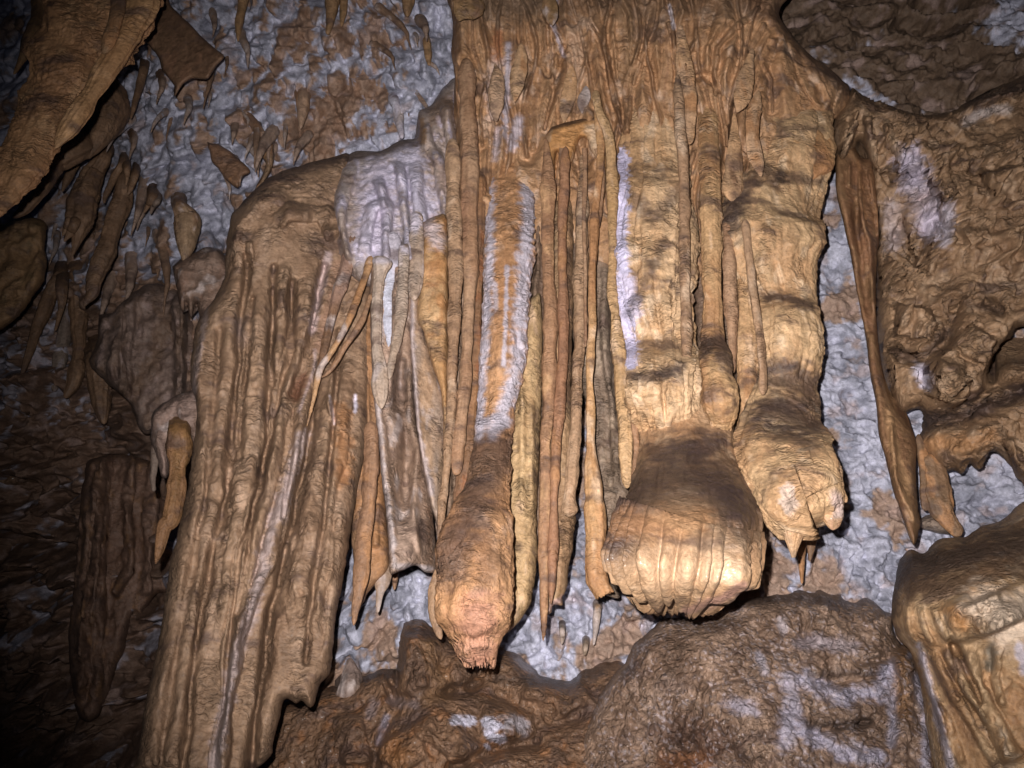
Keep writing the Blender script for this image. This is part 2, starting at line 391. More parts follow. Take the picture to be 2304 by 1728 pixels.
def relief(poly, Yc, R=40, bulge=0.06, ridges=(), step=3.2, thick=0.12, jit=3, seed=0, a1=0.012, a2=0.004, a3=0.003, pop=0.0, popcell=22, smooth=True, f1=(9, 9, 6), lay=0.0, shelf=0.0, dome=0.0):
    """a body of stone with a free outline: its front stands at its own distance, the edge turns round and runs back"""
    Q = smooth_poly(poly, jit=jit, seed=seed) if smooth else np.array(poly, float)
    x0, y0 = Q.min(0) - step; x1, y1 = Q.max(0) + step
    x0 = max(x0, -420); x1 = min(x1, 2720); y0 = max(y0, -320); y1 = min(y1, 2050)
    nu, nv = int((x1 - x0) / step) + 2, int((y1 - y0) / step) + 2
    U, Vv = np.meshgrid(x0 + np.arange(nu) * step, y0 + np.arange(nv) * step)
    u, v = U.ravel(), Vv.ravel()
    # signed distance
    d = np.full(u.shape, 1e9); ins = np.zeros(u.shape, bool); cx = np.zeros_like(u); cy = np.zeros_like(u)
    n = len(Q)
    for i in range(n):
        ax, ay = Q[i]; bx, by = Q[(i + 1) % n]
        ex, ey = bx - ax, by - ay
        t = np.clip(((u - ax) * ex + (v - ay) * ey) / (ex * ex + ey * ey + 1e-9), 0, 1)
        px_, py_ = ax + t * ex, ay + t * ey; dd = (u - px_) ** 2 + (v - py_) ** 2
        m = dd < d; d = np.where(m, dd, d); cx = np.where(m, px_, cx); cy = np.where(m, py_, cy)
        if ay != by:
            cr = ((ay > v) != (by > v)) & (u < (bx - ax) * (v - ay) / (by - ay) + ax); ins ^= cr
    d = np.sqrt(d)
    keep = ins.copy()
    near = (~ins) & (d < step * 1.3)
    uu = np.where(near, cx, u); vv = np.where(near, cy, v); use = ins | near
    dd = np.where(ins, d, 0)
    Y = rbf(Yc, uu, vv)[..., 0] if not np.isscalar(Yc) else np.full(uu.shape, float(Yc))
    e = np.clip(dd / R, 0, 1)
    Y = Y + bulge * (1 - np.sqrt(np.clip(1 - (1 - e) ** 2, 0, 1)))
    wj = fbm(np.stack([uu / 60, vv / 120, 0 * uu + seed], -1), (1, 1, 1), 3, seed + 50) * 8
    wvar = 1 + .55 * fbm(np.stack([uu / 70, vv / 150, 0 * uu + seed + 3], -1), (1, 1, 1), 2, seed + 51); hvar = 1 + .9 * fbm(np.stack([uu / 60, vv / 90, 0 * uu + seed + 6], -1), (1, 1, 1), 3, seed + 52)
    rib = np.zeros(len(uu)); rmin = np.full(len(uu), 1e3)
    for rg in ridges:
        pts, wd, h = rg[:3]; dist, par = seg_dist(uu + wj, vv, pts); h0 = h; wd = wd * wvar; h = h * hvar
        q = np.clip(dist / wd, 0, 1)
        prof = np.sqrt(np.clip(1 - q * q, 0, 1)) if (len(rg) > 3 and rg[3] == 'r') else (np.exp(-(dist / wd) ** 2 * 1.5))
        taper = ss(par, 0.0, 0.16) * (1 - ss(par, .88, 1.0)) if h0 > 0 and not dome else 1
        Y = Y - h * prof * taper
        if rg[2] > 0: rib = np.maximum(rib, prof); rmin = np.minimum(rmin, dist)
    if dome:
        Y = Y - dome * ss(rmin, 2, 30); rib = 0.8 * (1 - ss(rmin, 1.0, 6))
    P = at(uu, vv, Y)
    nrm = np.stack([0 * Y, 0 * Y - 1, 0 * Y - 0.35], -1)
    wq = P + 0.030 * np.stack([perlin(P * 17, 71) * .5, 0 * Y, perlin(P * 17, 72)], -1)
    dsp = 0 * Y
    if shelf:
        phs = (-P[:, 2] * 6.5 + 2.6 * fbm(P, (5, 5, 5), 3, 301)) % 1.0
        dsp = dsp + shelf * np.where(phs < .22, ss(phs, 0, .22), 1 - ss(phs, .22, 1.0)) * ss(fbm(P, (6, 6, 6), 3, 305), -.25, .25)
    dsp = dsp + a1 * fbm(P, f1, 4, seed + 2) + a2 * fbm(P, (45, 45, 30), 3, seed + 3) + a3 * 1.5 * fbm(wq, (24, 24, 84), 2, 6) * (0.12 + 1.1 * ss(fbm(wq, (11, 11, 8), 3, 91), -.2, .4))
    if lay: dsp = dsp + lay * (0.4 - 2 * np.abs(fbm(P, (7, 7, 7), 3, seed + 9)))
    if pop:
        h, _ = drips(uu, vv, popcell, seed + 60, 1.15); h2, _ = drips(uu, vv, popcell * 0.45, seed + 63, 1.1)
        dsp = dsp + pop * (h + 0.4 * h2)
    P = P + nrm * dsp[:, None] * (0.35 + 0.65 * e)[:, None]
    # faces: quads with every corner usable and at least one inside
    ii = np.arange(nu * nv).reshape(nv, nu)
    q = np.stack([ii[:-1, :-1], ii[1:, :-1], ii[1:, 1:], ii[:-1, 1:]], -1).reshape(-1, 4)
    ok = use[q].all(1) & keep[q].any(1); q = q[ok]
    ids, inv = np.unique(q, return_inverse=True); q = inv.reshape(-1, 4); V = P[ids]
    global LAST_RIB
    LAST_RIB = rib[ids]
    # rim runs back along the line of sight and a little inward
    e1 = np.vstack([q[:, [0, 1]], q[:, [1, 2]], q[:, [2, 3]], q[:, [3, 0]]])
    key = np.sort(e1, 1); _, first, cnt = np.unique(key[:, 0].astype(np.int64) * len(V) + key[:, 1], return_index=True, return_counts=True)
    be = e1[first[cnt == 1]]
    bv = np.unique(be); mp = -np.ones(len(V), int); mp[bv] = np.arange(len(bv))
    B = V[bv]; cen = V.mean(0); dirv = B / np.linalg.norm(B, axis=1, keepdims=True)
    inward = cen - B; inward /= np.linalg.norm(inward, axis=1, keepdims=True) + 1e-9
    r1 = B + dirv * thick * 0.45 + inward * thick * 0.05; r2 = B + dirv * thick + inward * thick * 0.45
    nV = len(V); V2 = np.vstack([V, r1, r2]); nb = len(bv)
    a, b = be[:, 0], be[:, 1]
    s1 = np.stack([b, a, nV + mp[a], nV + mp[b]], -1); s2 = np.stack([nV + mp[b], nV + mp[a], nV + nb + mp[a], nV + nb + mp[b]], -1)
    return V2, np.vstack([q, s1, s2])

def relief_obj(name, poly, Yc, mat, pal, parent=None, stains=(), crk=0.6, label=None, cat=None, group=None, seed=0, streak=1.0, specks=0, ribtint=None, **kw):
    V, Fc = relief(poly, Yc, seed=seed, **kw)
    col = colour(V, pal, seed, (), streak)
    if ribtint is not None: col[:len(LAST_RIB)] = mix(col[:len(LAST_RIB)], np.array(ribtint), 0.75 * LAST_RIB ** 2)
    col = stain(V, col, seed, stains)
    if specks: col = mix(col, np.array([0.46, 0.42, 0.42]), specks * ss(fbm(V, (85, 85, 85), 3, 95) + .6 * fbm(V, (9, 9, 9), 3, 96), .22, .5))
    ckv = crk * (0.22 + 1.05 * ss(fbm(V, (11, 11, 8), 3, 91), -0.25, 0.4))
    p = np.array(poly, float); i = p[:, 1].argmin()
    base = at(p[:, 0].mean(), p[i, 1], np.median(V[:, 1]))
    o = link(name, V, Fc, mat, col, ckv, parent, base)
    if label: tag(o, label, cat, group)
    return o
# ------------------------------------------------------------------ the cave wall behind everything
WALL = [  # u, v, Y, white share
    (-400, -300, 3.6, .3), (-400, 300, 4.2, .3), (-400, 900, 5.0, .1), (-400, 1500, 4.6, .05), (-400, 2000, 4.8, .05),
    (0, 0, 3.5, .75), (0, 300, 3.7, .8), (40, 620, 4.1, .6), (60, 850, 4.0, .55), (60, 1100, 4.3, .3), (60, 1400, 4.3, .3), (60, 1700, 4.3, .2),
    (250, 0, 3.05, .9), (250, 300, 3.4, .8), (200, 480, 3.9, .6), (200, 640, 4.0, .6), (250, 860, 4.2, .18), (270, 1010, 4.3, .12), (200, 1250, 4.1, .3), (250, 1500, 4.2, .25), (250, 1750, 4.2, .15),
    (450, -200, 2.95, .8), (450, 0, 2.95, .95), (450, 200, 3.05, .72), (430, 420, 3.3, .85), (420, 560, 3.6, .75), (420, 700, 3.7, .4), (400, 900, 3.7, .2), (400, 1200, 4.0, .6), (430, 1500, 4.0, .3),
    (600, 60, 2.95, .62), (600, 220, 3.0, .62), (620, 330, 3.1, .7), (750, 60, 2.95, .55), (720, 250, 3.05, .35), (850, 100, 2.95, .6), (930, 60, 2.95, .8), (930, 200, 3.0, .85), (850, 300, 3.1, .5),
    (950, -300, 2.9, .6), (950, 600, 3.15, .5), (900, 900, 3.15, .8), (800, 1000, 3.15, .9), (800, 1250, 3.1, .9), (780, 1450, 3.1, .75), (900, 1350, 3.05, .85), (850, 1550, 3.1, .6), (830, 1800, 3.2, .2),
    (1150, 1420, 3.1, .55), (1250, 1400, 3.1, .6), (1320, 1200, 3.1, .9), (1340, 1350, 3.05, .85), (1300, 1500, 3.1, .5), (1400, 1480, 3.1, .55), (1300, 800, 3.1, .5),
    (1700, 1250, 3.05, .45), (1800, 1300, 3.05, .55), (1870, 1250, 3.0, .75), (1950, 1230, 3.0, .8), (1950, 1350, 3.0, .8), (2040, 1290, 3.0, .8),
    (1870, 500, 3.0, .85), (1880, 700, 3.0, .6), (1890, 850, 3.0, .9), (1940, 950, 3.0, .7), (1950, 1080, 3.0, .6), (2020, 1150, 3.0, .7), (1870, 1000, 3.0, .85),
    (2150, 1080, 2.95, .95), (2250, 1100, 2.95, .97), (2200, 1180, 2.95, .9), (2300, 800, 2.9, .95), (2250, 650, 2.9, .5),
    (1760, -200, 3.1, .1), (1800, 30, 3.15, .12), (1900, 120, 3.1, .3), (2000, 60, 3.1, .2), (2050, 200, 3.05, .25), (2150, 60, 3.05, .35), (2200, 150, 2.95, .1), (2280, 50, 2.9, .6), (2120, 20, 3.1, .12),
    (2300, 200, 2.9, .05), (2600, 200, 2.7, .1), (2700, 900, 2.7, .4), (2700, 1700, 2.7, .3), (2200, 1750, 3.1, .3), (1500, 1750, 3.3, .3), (1500, -300, 2.9, .1), (2300, -300, 3.0, .2)]
def build_wall():
    def axis(a, b, lo, hi, c, f):
        return np.concatenate([np.arange(a, lo, c), np.arange(lo, hi, f), np.arange(hi, b + c, c)])
    xs = axis(-420, 2720, -40, 2344, 14, 3.0); ys = axis(-320, 2040, -40, 1768, 14, 3.0)
    U, V = np.meshgrid(xs, ys); u, v = U.ravel(), V.ravel()
    gx, gy = np.meshgrid(np.linspace(-420, 2734, 260), np.linspace(-320, 2054, 200))
    g = rbf(WALL, gx, gy)
    fx = np.clip((u + 420) / 3154 * 259, 0, 258.999); fy = np.clip((v + 320) / 2374 * 199, 0, 198.999)
    ix, iy = fx.astype(int), fy.astype(int); tx, ty = (fx - ix)[:, None], (fy - iy)[:, None]
    A = (g[iy, ix] * (1 - tx) + g[iy, ix + 1] * tx) * (1 - ty) + (g[iy + 1, ix] * (1 - tx) + g[iy + 1, ix + 1] * tx) * ty
    Y, wh = A[:, 0], np.clip(A[:, 1], 0, 1)
    k = np.stack([u / 100, v / 100, 0 * u], -1)
    wu = u + 14 * fbm(k, (2.2, 2.2, 1), 3, 3); wv = v + 14 * fbm(k, (2.2, 2.2, 1), 3, 4)
    rot = 0.30 * ss(wu, 900, 100)               # the drips lean with the fall of the ceiling on the left
    du = wu + rot * wv
    h1, t1 = drips(du, wv, 52, 5, 1.5); h2, t2 = drips(du, wv, 27, 15, 1.35); h3, t3 = drips(du, wv, 14, 25, 1.3)
    big = fbm(k, (0.45, 0.45, 1), 4, 8); lay = fbm(k, (0.5, 1.1, 1), 4, 12)
    # upper left ceiling: dense drips; right gully and lower bits: smooth moonmilk with pits
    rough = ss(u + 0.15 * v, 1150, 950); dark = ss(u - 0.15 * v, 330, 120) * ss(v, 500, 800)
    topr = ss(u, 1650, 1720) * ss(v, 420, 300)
    low = ss(v, 1150, 1250) * (1 - rough)
    amp = 0.12 + 0.88 * rough - 0.45 * dark + 0.40 * low; amp = amp * (1 - 0.8 * topr)
    bump = amp * (0.085 * h1 + 0.055 * h2 + 0.018 * h3)
    cliff = 0.10 * (0.5 - 2 * np.abs(lay)) * (0.5 + 1.2 * dark + 0.8 * topr) + 0.05 * big
    P = at(u, v, Y)
    # horizontal shelves in the dark recess
    sh = fbm(np.stack([u / 260, v / 75, 0 * u], -1), (1, 1, 1), 4, 33)
    P = P + np.stack([0 * Y, 0 * Y - 1, 0 * Y - 0.45], -1) * (cliff + dark * 0.28 * sh)[:, None]
    P = P + np.stack([-0.25 * rot, 0 * Y - 0.75, -0.35 - 0.55 * rough], -1) * bump[:, None]
    P[:, 2] += (0.012 - .006 * rough) * fbm(P, (22, 22, 22), 3, 44); P[:, 1] += (0.008 - .005 * rough) * fbm(P, (60, 60, 60), 3, 45) + 0.03 * (1 - rough) * (np.abs(fbm(P, (16, 16, 16), 3, 46)) - .2)
    # tint: blue-white moonmilk against brown drips
    n = fbm(P, (6, 6, 5), 4, 51); wh = wh - 0.27 * (1 - rough) * ss(v, 250, 400); n2 = fbm(P, (26, 26, 26), 3, 52)
    tipb = np.maximum(h2 * 0.9, h1) * rough
    gl = (1 - rough) * ss(v, 250, 400)
    m = ss(wh + (0.55 + .35 * gl) * n + (0.16 + .0 * gl) * n2 + 0.30 * rough * (t2 - .5) - .30 * topr - 0.55 * (tipb - 0.42), 0.43, 0.60)
    brown = mix(mix(np.array([0.30, 0.21, 0.145]), np.array([0.23, 0.145, 0.09]), ss(n2, -.3, .3)), np.array([0.36, 0.26, 0.19]), ss(n, 0.1, 0.5) + 0 * n)
    brown = mix(brown, np.array([0.38, 0.29, 0.22]), 0.6 * (1 - rough) * ss(v, 250, 400))
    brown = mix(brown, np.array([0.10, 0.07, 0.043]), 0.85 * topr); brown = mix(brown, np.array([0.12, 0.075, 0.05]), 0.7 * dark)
    white = mix(np.array([0.25, 0.275, 0.33]), np.array([0.47, 0.51, 0.60]), ss(n2 + n, -.3, .4))
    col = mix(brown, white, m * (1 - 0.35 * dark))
    pk = ss(fbm(P, (11, 11, 11), 3, 60), .15, .45)
    col = mix(col, np.array([0.40, 0.31, 0.27]), 0.45 * pk)
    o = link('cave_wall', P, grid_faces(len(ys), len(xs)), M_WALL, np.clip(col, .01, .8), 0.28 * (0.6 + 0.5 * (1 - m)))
    o['kind'] = 'structure'
build_wall()

FL = dict(mat=M_FLOW)
TANP = ((0.42, 0.285, 0.165), (0.32, 0.205, 0.115), (0.50, 0.38, 0.25)); OCHP = ((0.31, 0.185, 0.10), (0.38, 0.25, 0.145), (0.24, 0.14, 0.08)); BRNP = (OCHRE, BROWN, RUST); GRYP = (GREY, (0.38, 0.29, 0.19), PALE)
PALP = ((0.42, 0.34, 0.27), PALE, LILAC); DRKP = (BROWN, UMBER, (0.17, 0.085, 0.04)); OLVP = ((0.30, 0.19, 0.09), (0.22, 0.14, 0.07), OLIVE)

# ------------------------------------------------------------------ upper flowstone mass the columns hang from
V1 = [(1007, 0, 2.62), (1036, 452, 2.66), (1250, 0, 2.62), (1250, 250, 2.68), (1250, 560, 2.74), (1480, 0, 2.5), (1480, 560, 2.66), (1650, 100, 2.5), (1650, 500, 2.62), (1800, 150, 2.62), (1850, 420, 2.7), (1100, 560, 2.7)]
UP = TB(705, -160, 708, 0, 740, 110, 735, 330, 755, 500, 750, 700, 770, 950, 790, 1250, 800, 1500) + [(1130, 600), (1250, 560), (1345, 600), (1500, 640), (1640, 600)] + \
     [(1760, 520), (1850, 470)] + TC(970, 1110, 1020, 930, 1010, 760, 1070, 730, 1130, 640, 1120, 540, 1000, 430, 820, 280, 690, 100, 600, -160)
up_r = []
def rj(w, h, *p, kind='g'): up_r.append((TJ(*p), w, h, kind))
rj(11, .035, 100, 620, 110, 900, 150, 1300, 200, 1659, kind='r')
rj(7, .03, 190, 560, 260, 850, 280, 1200, 300, 1659, kind='r')
rj(9, .04, 250, 60, 260, 400, 360, 800, 420, 1100, 420, 1659, kind='r')
rj(17, .03, 330, 150, 400, 450, 430, 650, kind='r')
rj(16, .028, 560, 30, 580, 400, 560, 700, 540, 1100, kind='r')
rj(14, .035, 680, 60, 700, 300, 760, 700, 730, 1000, 700, 1380, kind='r')
rj(14, .03, 900, 260, 870, 600, 800, 1000, 780, 1330, kind='r')
rj(22, .06, 830, -80, 900, 60, 960, 180, 1060, 480, 1080, 620, 960, 880, 880, 1150, kind='r')
rj(6, .03, 880, 150, 990, 260, 1070, 480, 1080, 600)
rj(7, .045, 1000, 0, 960, 250, 940, 560, kind='r')
rj(8, .05, 1120, -40, 1210, 250, 1260, 560, 1340, 900, 1400, 1150, 1470, 1659, kind='r')
rj(6, .03, 1140, 380, 1170, 650, 1200, 820)
rj(16, .045, 1230, -40, 1380, 250, 1450, 560, 1520, 900, 1600, 1160, kind='r')
rj(7, .04, 1270, 20, 1290, 200, 1380, 380, 1450, 620, 1500, 900, 1600, 1190)
rj(20, .04, 1420, -40, 1560, 150, 1600, 450, 1620, 800, 1630, 1150, kind='r')
rj(15, .05, 1760, 0, 1740, 300, 1680, 620, 1640, 950, 1620, 1250, kind='r')
rj(15, .05, 1860, 20, 1830, 260, 1740, 560, 1680, 740, kind='r')
rj(24, .035, 1960, 150, 1980, 500, 1960, 900, 1940, 1400, kind='r')
rj(8, .05, 1990, -30, 2030, 200, 2050, 550, 2090, 900, 2130, 1300, kind='r')
rj(13, .035, 2150, 200, 2130, 500, 2200, 800)
def rc(w, h, *p, kind='g'): up_r.append((TC(*p), w, h, kind))
rc(13, .05, 0, 150, 60, 300, 150, 500, 170, 800, 130, 1100, kind='r')
rc(22, .05, 260, 60, 200, 250, 150, 300, kind='r')
rc(14, .055, 560, 60, 400, 180, 300, 300, 290, 480, 330, 700, 370, 900, kind='r')
rc(17, .05, 600, 160, 520, 300, 450, 450, 400, 650, kind='r')
rc(20, .05, 650, 260, 560, 520, 470, 620, 460, 800, 480, 1050, kind='r')
rc(7, .04, 600, 400, 640, 500, 650, 700)
rc(48, .07, 760, 260, 850, 450, 950, 620, kind='r')
rc(26, .05, 1110, 560, 1060, 720, 1020, 760, kind='r')
up_g = [(TJ(1060, 420, 960, 850, 880, 1150), 8, -.05), (TJ(940, 560, 900, 700), 10, -.03), (TC(150, 480, 240, 470, 300, 560), 12, -.04), (TC(430, 650, 380, 900, 340, 1200), 12, -.06)]
root = thing('flowstone_canopy', 'broad folded flowstone canopy at the top centre from which the thick columns hang', 'flowstone', at(1400, 0, 2.6))
up_r = [(p, max(3.5, w * .5), h * .5, k) for p, w, h, k in up_r]
for q in range(13):      # thin curtains between lens-shaped cells
    u0 = 1020 + q * 58 + random.uniform(-12, 12); A_ = random.uniform(14, 26) * (1 if q % 2 else -1); lam = random.uniform(48, 75); y1 = random.uniform(330, 600); f0 = random.uniform(-.5, .5)
    u1 = u0 + (1400 - u0) * .06 - (max(0, u0 - 1620) * .25)
    up_r.append(([(u0 + (u1 - u0) * (v + 60) / 600 + A_ * math.sin(v / lam + f0) * (1 - max(0, v) / 900), v) for v in range(-80, int(y1), 24)], random.uniform(4, 7), random.uniform(.015, .035), 'g'))
relief_obj('folded_mass', UP, V1, M_FLOW, ((0.46, 0.29, 0.15), (0.36, 0.21, 0.10), (0.54, 0.40, 0.27)), root, crk=.5, seed=3, ribtint=(0.19, 0.105, 0.055), dome=.045, shelf=.010, R=46, bulge=.10, thick=.35, ridges=up_r + up_g, step=2.4, a1=.012, a2=.003, a3=.0022,
           stains=[([(1000, -10), (1250, 0), (1500, 10), (1740, 0)], 55, (0.15, 0.10, 0.06), .65), (TJ(240, 40, 550, 60, 800, 60), 62, (0.17, 0.12, 0.075), .7), (TJ(480, 300, 470, 520), 14, (0.42, 0.17, 0.07), .6), (TJ(450, 600, 440, 1000), 24, (0.50, 0.40, 0.33), .8),
                   (TJ(570, 400, 560, 700, 540, 1200), 9, LILAC, .8), (TJ(700, 480, 650, 850), 20, (0.56, 0.43, 0.30), .8), (TJ(990, 0, 960, 200, 1060, 500), 6, (0.46, 0.42, 0.44), .9),
                   (TJ(660, 1080, 600, 1300), 16, LILAC, .8), (TJ(480, 1150, 450, 1400), 10, LILAC, .6), (TJ(1160, 250, 1180, 700), 24, (0.50, 0.37, 0.25), .6), (TJ(2000, 50, 2040, 250), 5, (0.5, 0.48, 0.5), .9),
                   (TC(690, 90, 900, 350, 1050, 480, 1120, 560), 34, (0.10, 0.065, 0.045), .75), (TC(540, 0, 640, 100), 30, (0.16, 0.09, 0.05), .6), (TJ(1600, 100, 1680, 400, 1600, 700), 22, (0.22, 0.14, 0.07), .6),
                   (TJ(80, 150, 100, 450), 18, (0.20, 0.105, 0.05), .7)])
def lobe(name, T, Y, r, pal, **kw):
    return tube_obj(name, rows(T, Y, *r), M_FLOW, pal, root, **dict(dict(cap=.3, topcap=.6, crk=.9, squash=.45, lump=.25, flute=.12), **kw))
lobe('hanging_lobe', TJ, 2.62, [(560, 1080, 1160), (700, 1060, 1190), (850, 1040, 1170), (980, 1025, 1130), (1090, 1040, 1090)], ((0.52, 0.37, 0.22), TAN, PALE), seed=11, lump=.15)
lobe('hanging_lobe', TJ, 2.6, [(760, 1215, 1290), (850, 1200, 1300), (930, 1195, 1270), (1010, 1215, 1240)], ((0.44, 0.36, 0.30), PALE, TAN), seed=12)
lobe('hanging_lobe', TJ, 2.56, [(380, 640, 720), (550, 610, 745), (750, 590, 700), (910, 600, 640)], ((0.50, 0.34, 0.19), TAN, OCHRE), seed=13, lump=.2)
lobe('hanging_lobe', TJ, 2.56, [(560, 420, 480), (700, 400, 540), (900, 400, 540), (1080, 430, 500)], ((0.50, 0.35, 0.22), TAN, PALE), seed=14)
lobe('hanging_lobe', TC, 2.46, [(560, 520, 600), (700, 470, 590), (850, 490, 560), (980, 500, 590), (1100, 555, 600)], ((0.46, 0.31, 0.18), TAN, OCHRE), seed=16, lump=.25)
lobe('hanging_lobe', TC, 2.52, [(700, 380, 440), (900, 360, 450), (1080, 350, 460), (1200, 350, 460), (1270, 400, 430)], ((0.46, 0.31, 0.17), TAN, BROWN), seed=17, cap=.12)
lobe('hanging_lobe', TC, 2.45, [(300, 480, 560), (450, 440, 540), (600, 420, 510), (700, 400, 450)], ((0.42, 0.28, 0.16), TAN, OCHRE), seed=18)
lobe('hanging_lobe', TC, 2.46, [(150, 20, 120), (400, 50, 160), (650, 90, 180), (900, 105, 165)], ((0.50, 0.34, 0.2), TAN, OCHRE), seed=19, cap=.1)
for i, (r, sd) in enumerate([([(-60, 850, 1000), (60, 870, 1000), (150, 900, 990), (230, 940, 975)], 20), ([(-60, 30, 420), (60, 40, 360), (130, 70, 240), (190, 110, 160)], 21)]):
    lobe('overhanging_knob', TJ, 2.5, r, ((0.24, 0.155, 0.07), (0.32, 0.2, 0.1), PALE if i == 0 else BROWN), seed=sd, squash=.5)

# ------------------------------------------------------------------ the three great bulbous stalactites
def piece(name, T, Y, r, pal, parent, **kw):
    return tube_obj(name, rows(T, Y, *r), kw.pop('mat', M_FLOW), pal, parent, **kw)
DUST_SHADE = (0.052, 0.036, 0.033)  # dust on shoulders, ledges and grooves, deepened to carry their shade too
r1 = thing('bulbous_stalactite', 'long stalactite with lilac-white streaked shaft and rounded pinkish brown tip', 'stalactite', at(1150, 350, 2.5))
sp1 = rows(TE, 2.47, (-1000, 1010, 1190, 2.88), (-800, 1000, 1215, 2.80), (-560, 985, 1240, 2.74), (-350, 968, 1242, 2.68), (-100, 950, 1243, 2.61), (200, 940, 1225, 2.57), (600, 915, 1195, 2.55), (1000, 895, 1128, 2.55), (1250, 870, 1108, 2.49), (1500, 810, 1105, 2.42))
sp1 += rows(TH, 2.38, (100, 735, 1110, 2.37), (350, 650, 1115, 2.33), (500, 645, 1116, 2.32), (650, 650, 1112, 2.33), (760, 685, 1095, 2.34), (850, 730, 1055, 2.37), (920, 765, 1035, 2.38), (970, 800, 1025, 2.39), (1015, 832, 1015, 2.40), (1050, 848, 1002, 2.40))
tube_obj('shaft', sp1, M_FLOW, ((0.46, 0.27, 0.13), (0.40, 0.22, 0.10), (0.50, 0.33, 0.2)), r1, crk=.75, seed=31, rag=.05, ragn=4, squash=.95, flute=.05, lump=.10, topcap=.01, step=2.6, ripple=.002, wob=.3, shelf=.014,
         stains=[(TE(1200, -900, 1215, -200, 1175, 300, 1150, 700, 1085, 950, 1000, 1120), 22, LILAC, .95), (TE(960, -600, 975, 0, 950, 400, 915, 900, 905, 1150), 15, LILAC, .95), (TE(1080, 100, 1070, 500, 1060, 700), 6, LILAC, .8),
                 (TE(930, 1080, 1060, 1060), 20, LILAC, .9), (TE(1000, 200, 1010, 350), 8, LILAC, .7), (TE(900, 1290, 1090, 1230, 880, 1500, 850, 1659) + TH(760, 200, 720, 400), 60, DUST_SHADE, .75), (TH(900, 200, 1000, 380, 950, 480), 40, DUST_SHADE, .45),
                 (TH(900, 700, 900, 1000), 60, (0.46, 0.24, 0.16), .7)])
piece('side_lobe', TH, 2.50, [(430, 630, 680), (560, 585, 660), (680, 590, 665), (780, 620, 680), (860, 655, 690)], TANP, r1, seed=33, cap=.1, crk=.8, squash=.8)

r2 = thing('bulbous_stalactite', 'thickest stalactite ending in a huge glossy cream bulb with a broken hollow rim, centre right', 'stalactite', at(1500, 300, 2.4))
spb = rows(TF, 2.42, (640, -190, 330, 2.62), (880, -225, 390, 2.58), (1080, -210, 400, 2.54), (1220, -190, 420, 2.475), (1380, -220, 465, 2.40), (1520, -260, 520, 2.325), (1640, -300, 555, 2.265))
spb += rows(TI, 2.2, (120, -330, 570, 2.235), (250, -370, 578, 2.212), (400, -395, 560, 2.205), (500, -372, 510, 2.215), (590, -318, 445, 2.245), (670, -235, 355, 2.285), (735, -140, 255, 2.33))
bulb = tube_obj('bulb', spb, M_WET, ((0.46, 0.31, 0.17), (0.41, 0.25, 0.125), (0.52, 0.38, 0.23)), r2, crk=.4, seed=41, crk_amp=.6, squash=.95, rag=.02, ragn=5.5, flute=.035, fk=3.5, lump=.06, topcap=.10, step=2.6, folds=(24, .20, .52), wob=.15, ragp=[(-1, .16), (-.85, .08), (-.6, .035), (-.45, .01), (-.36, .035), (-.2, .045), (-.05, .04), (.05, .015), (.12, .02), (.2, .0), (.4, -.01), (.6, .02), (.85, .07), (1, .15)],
         stains=[(TF(-350, 1700, -200, 1500, 0, 1400, 200, 1400, 350, 1480, 450, 1620), 118, (0.036, 0.026, 0.024), .93, 1.0), (TF(-100, 1250, 200, 1220, 320, 1200), 26, DUST_SHADE, .7), (TF(-250, 1659, -350, 1800), 50, DUST_SHADE, .6), (TF(50, 1200, 200, 1250, 330, 1150), 24, DUST_SHADE, .55), (TI(300, -100, 430, 0), 50, DUST_SHADE, .5),  # near-black crown: mineral film plus painted shade of the up-facing shoulder
                 (TI(-300, 150, -50, 130, 200, 120), 40, (0.42, 0.23, 0.10), .5), (TI(-50, 430, 300, 400), 60, (0.60, 0.44, 0.27), .6), (TI(100, 680, 350, 600, 480, 520), 14, (0.40, 0.24, 0.19), .7)])
tube_obj('shaft', rows(TF, 2.5, (-1150, -230, 40, 2.84), (-950, -250, 60, 2.66), (-750, -262, 95, 2.62), (-550, -280, 110, 2.60), (-400, -300, 125, 2.53), (-200, -330, 145, 2.55), (100, -335, 155, 2.53), (350, -312, 155, 2.53), (550, -262, 160, 2.55), (680, -262, 175, 2.47), (800, -256, 185, 2.43), (1000, -240, 175, 2.46), (1250, -200, 160, 2.56)), M_FLOW,
         ((0.60, 0.43, 0.24), (0.49, 0.32, 0.16), (0.68, 0.53, 0.34)), r2, crk=.9, seed=42, squash=.85, flute=.20, fk=2.6, ridge=.45, lump=.10, step=2.6, topcap=.02, cap=.12, ripple=.002, crk_amp=.8, shelf=.014, wob=.4,
         stains=[(TE(1790, -600, 1790, 0, 1800, 300, 1850, 600, 1850, 700), 19, (0.62, 0.62, 0.80), .98, .5), (TE(1830, 180, 1880, 380), 20, (0.62, 0.60, 0.74), .9), (TE(1950, 50, 2000, 170), 10, BROWN, .6), (TE(1860, 780, 1980, 800, 2150, 730), 20, DUST_SHADE, .8), (TE(1830, 560 - 160, 1990, 100, 2050, -60), 16, DUST_SHADE, .6), (TE(1850, -350, 2000, -200, 2150, -380), 22, DUST_SHADE, .6)])
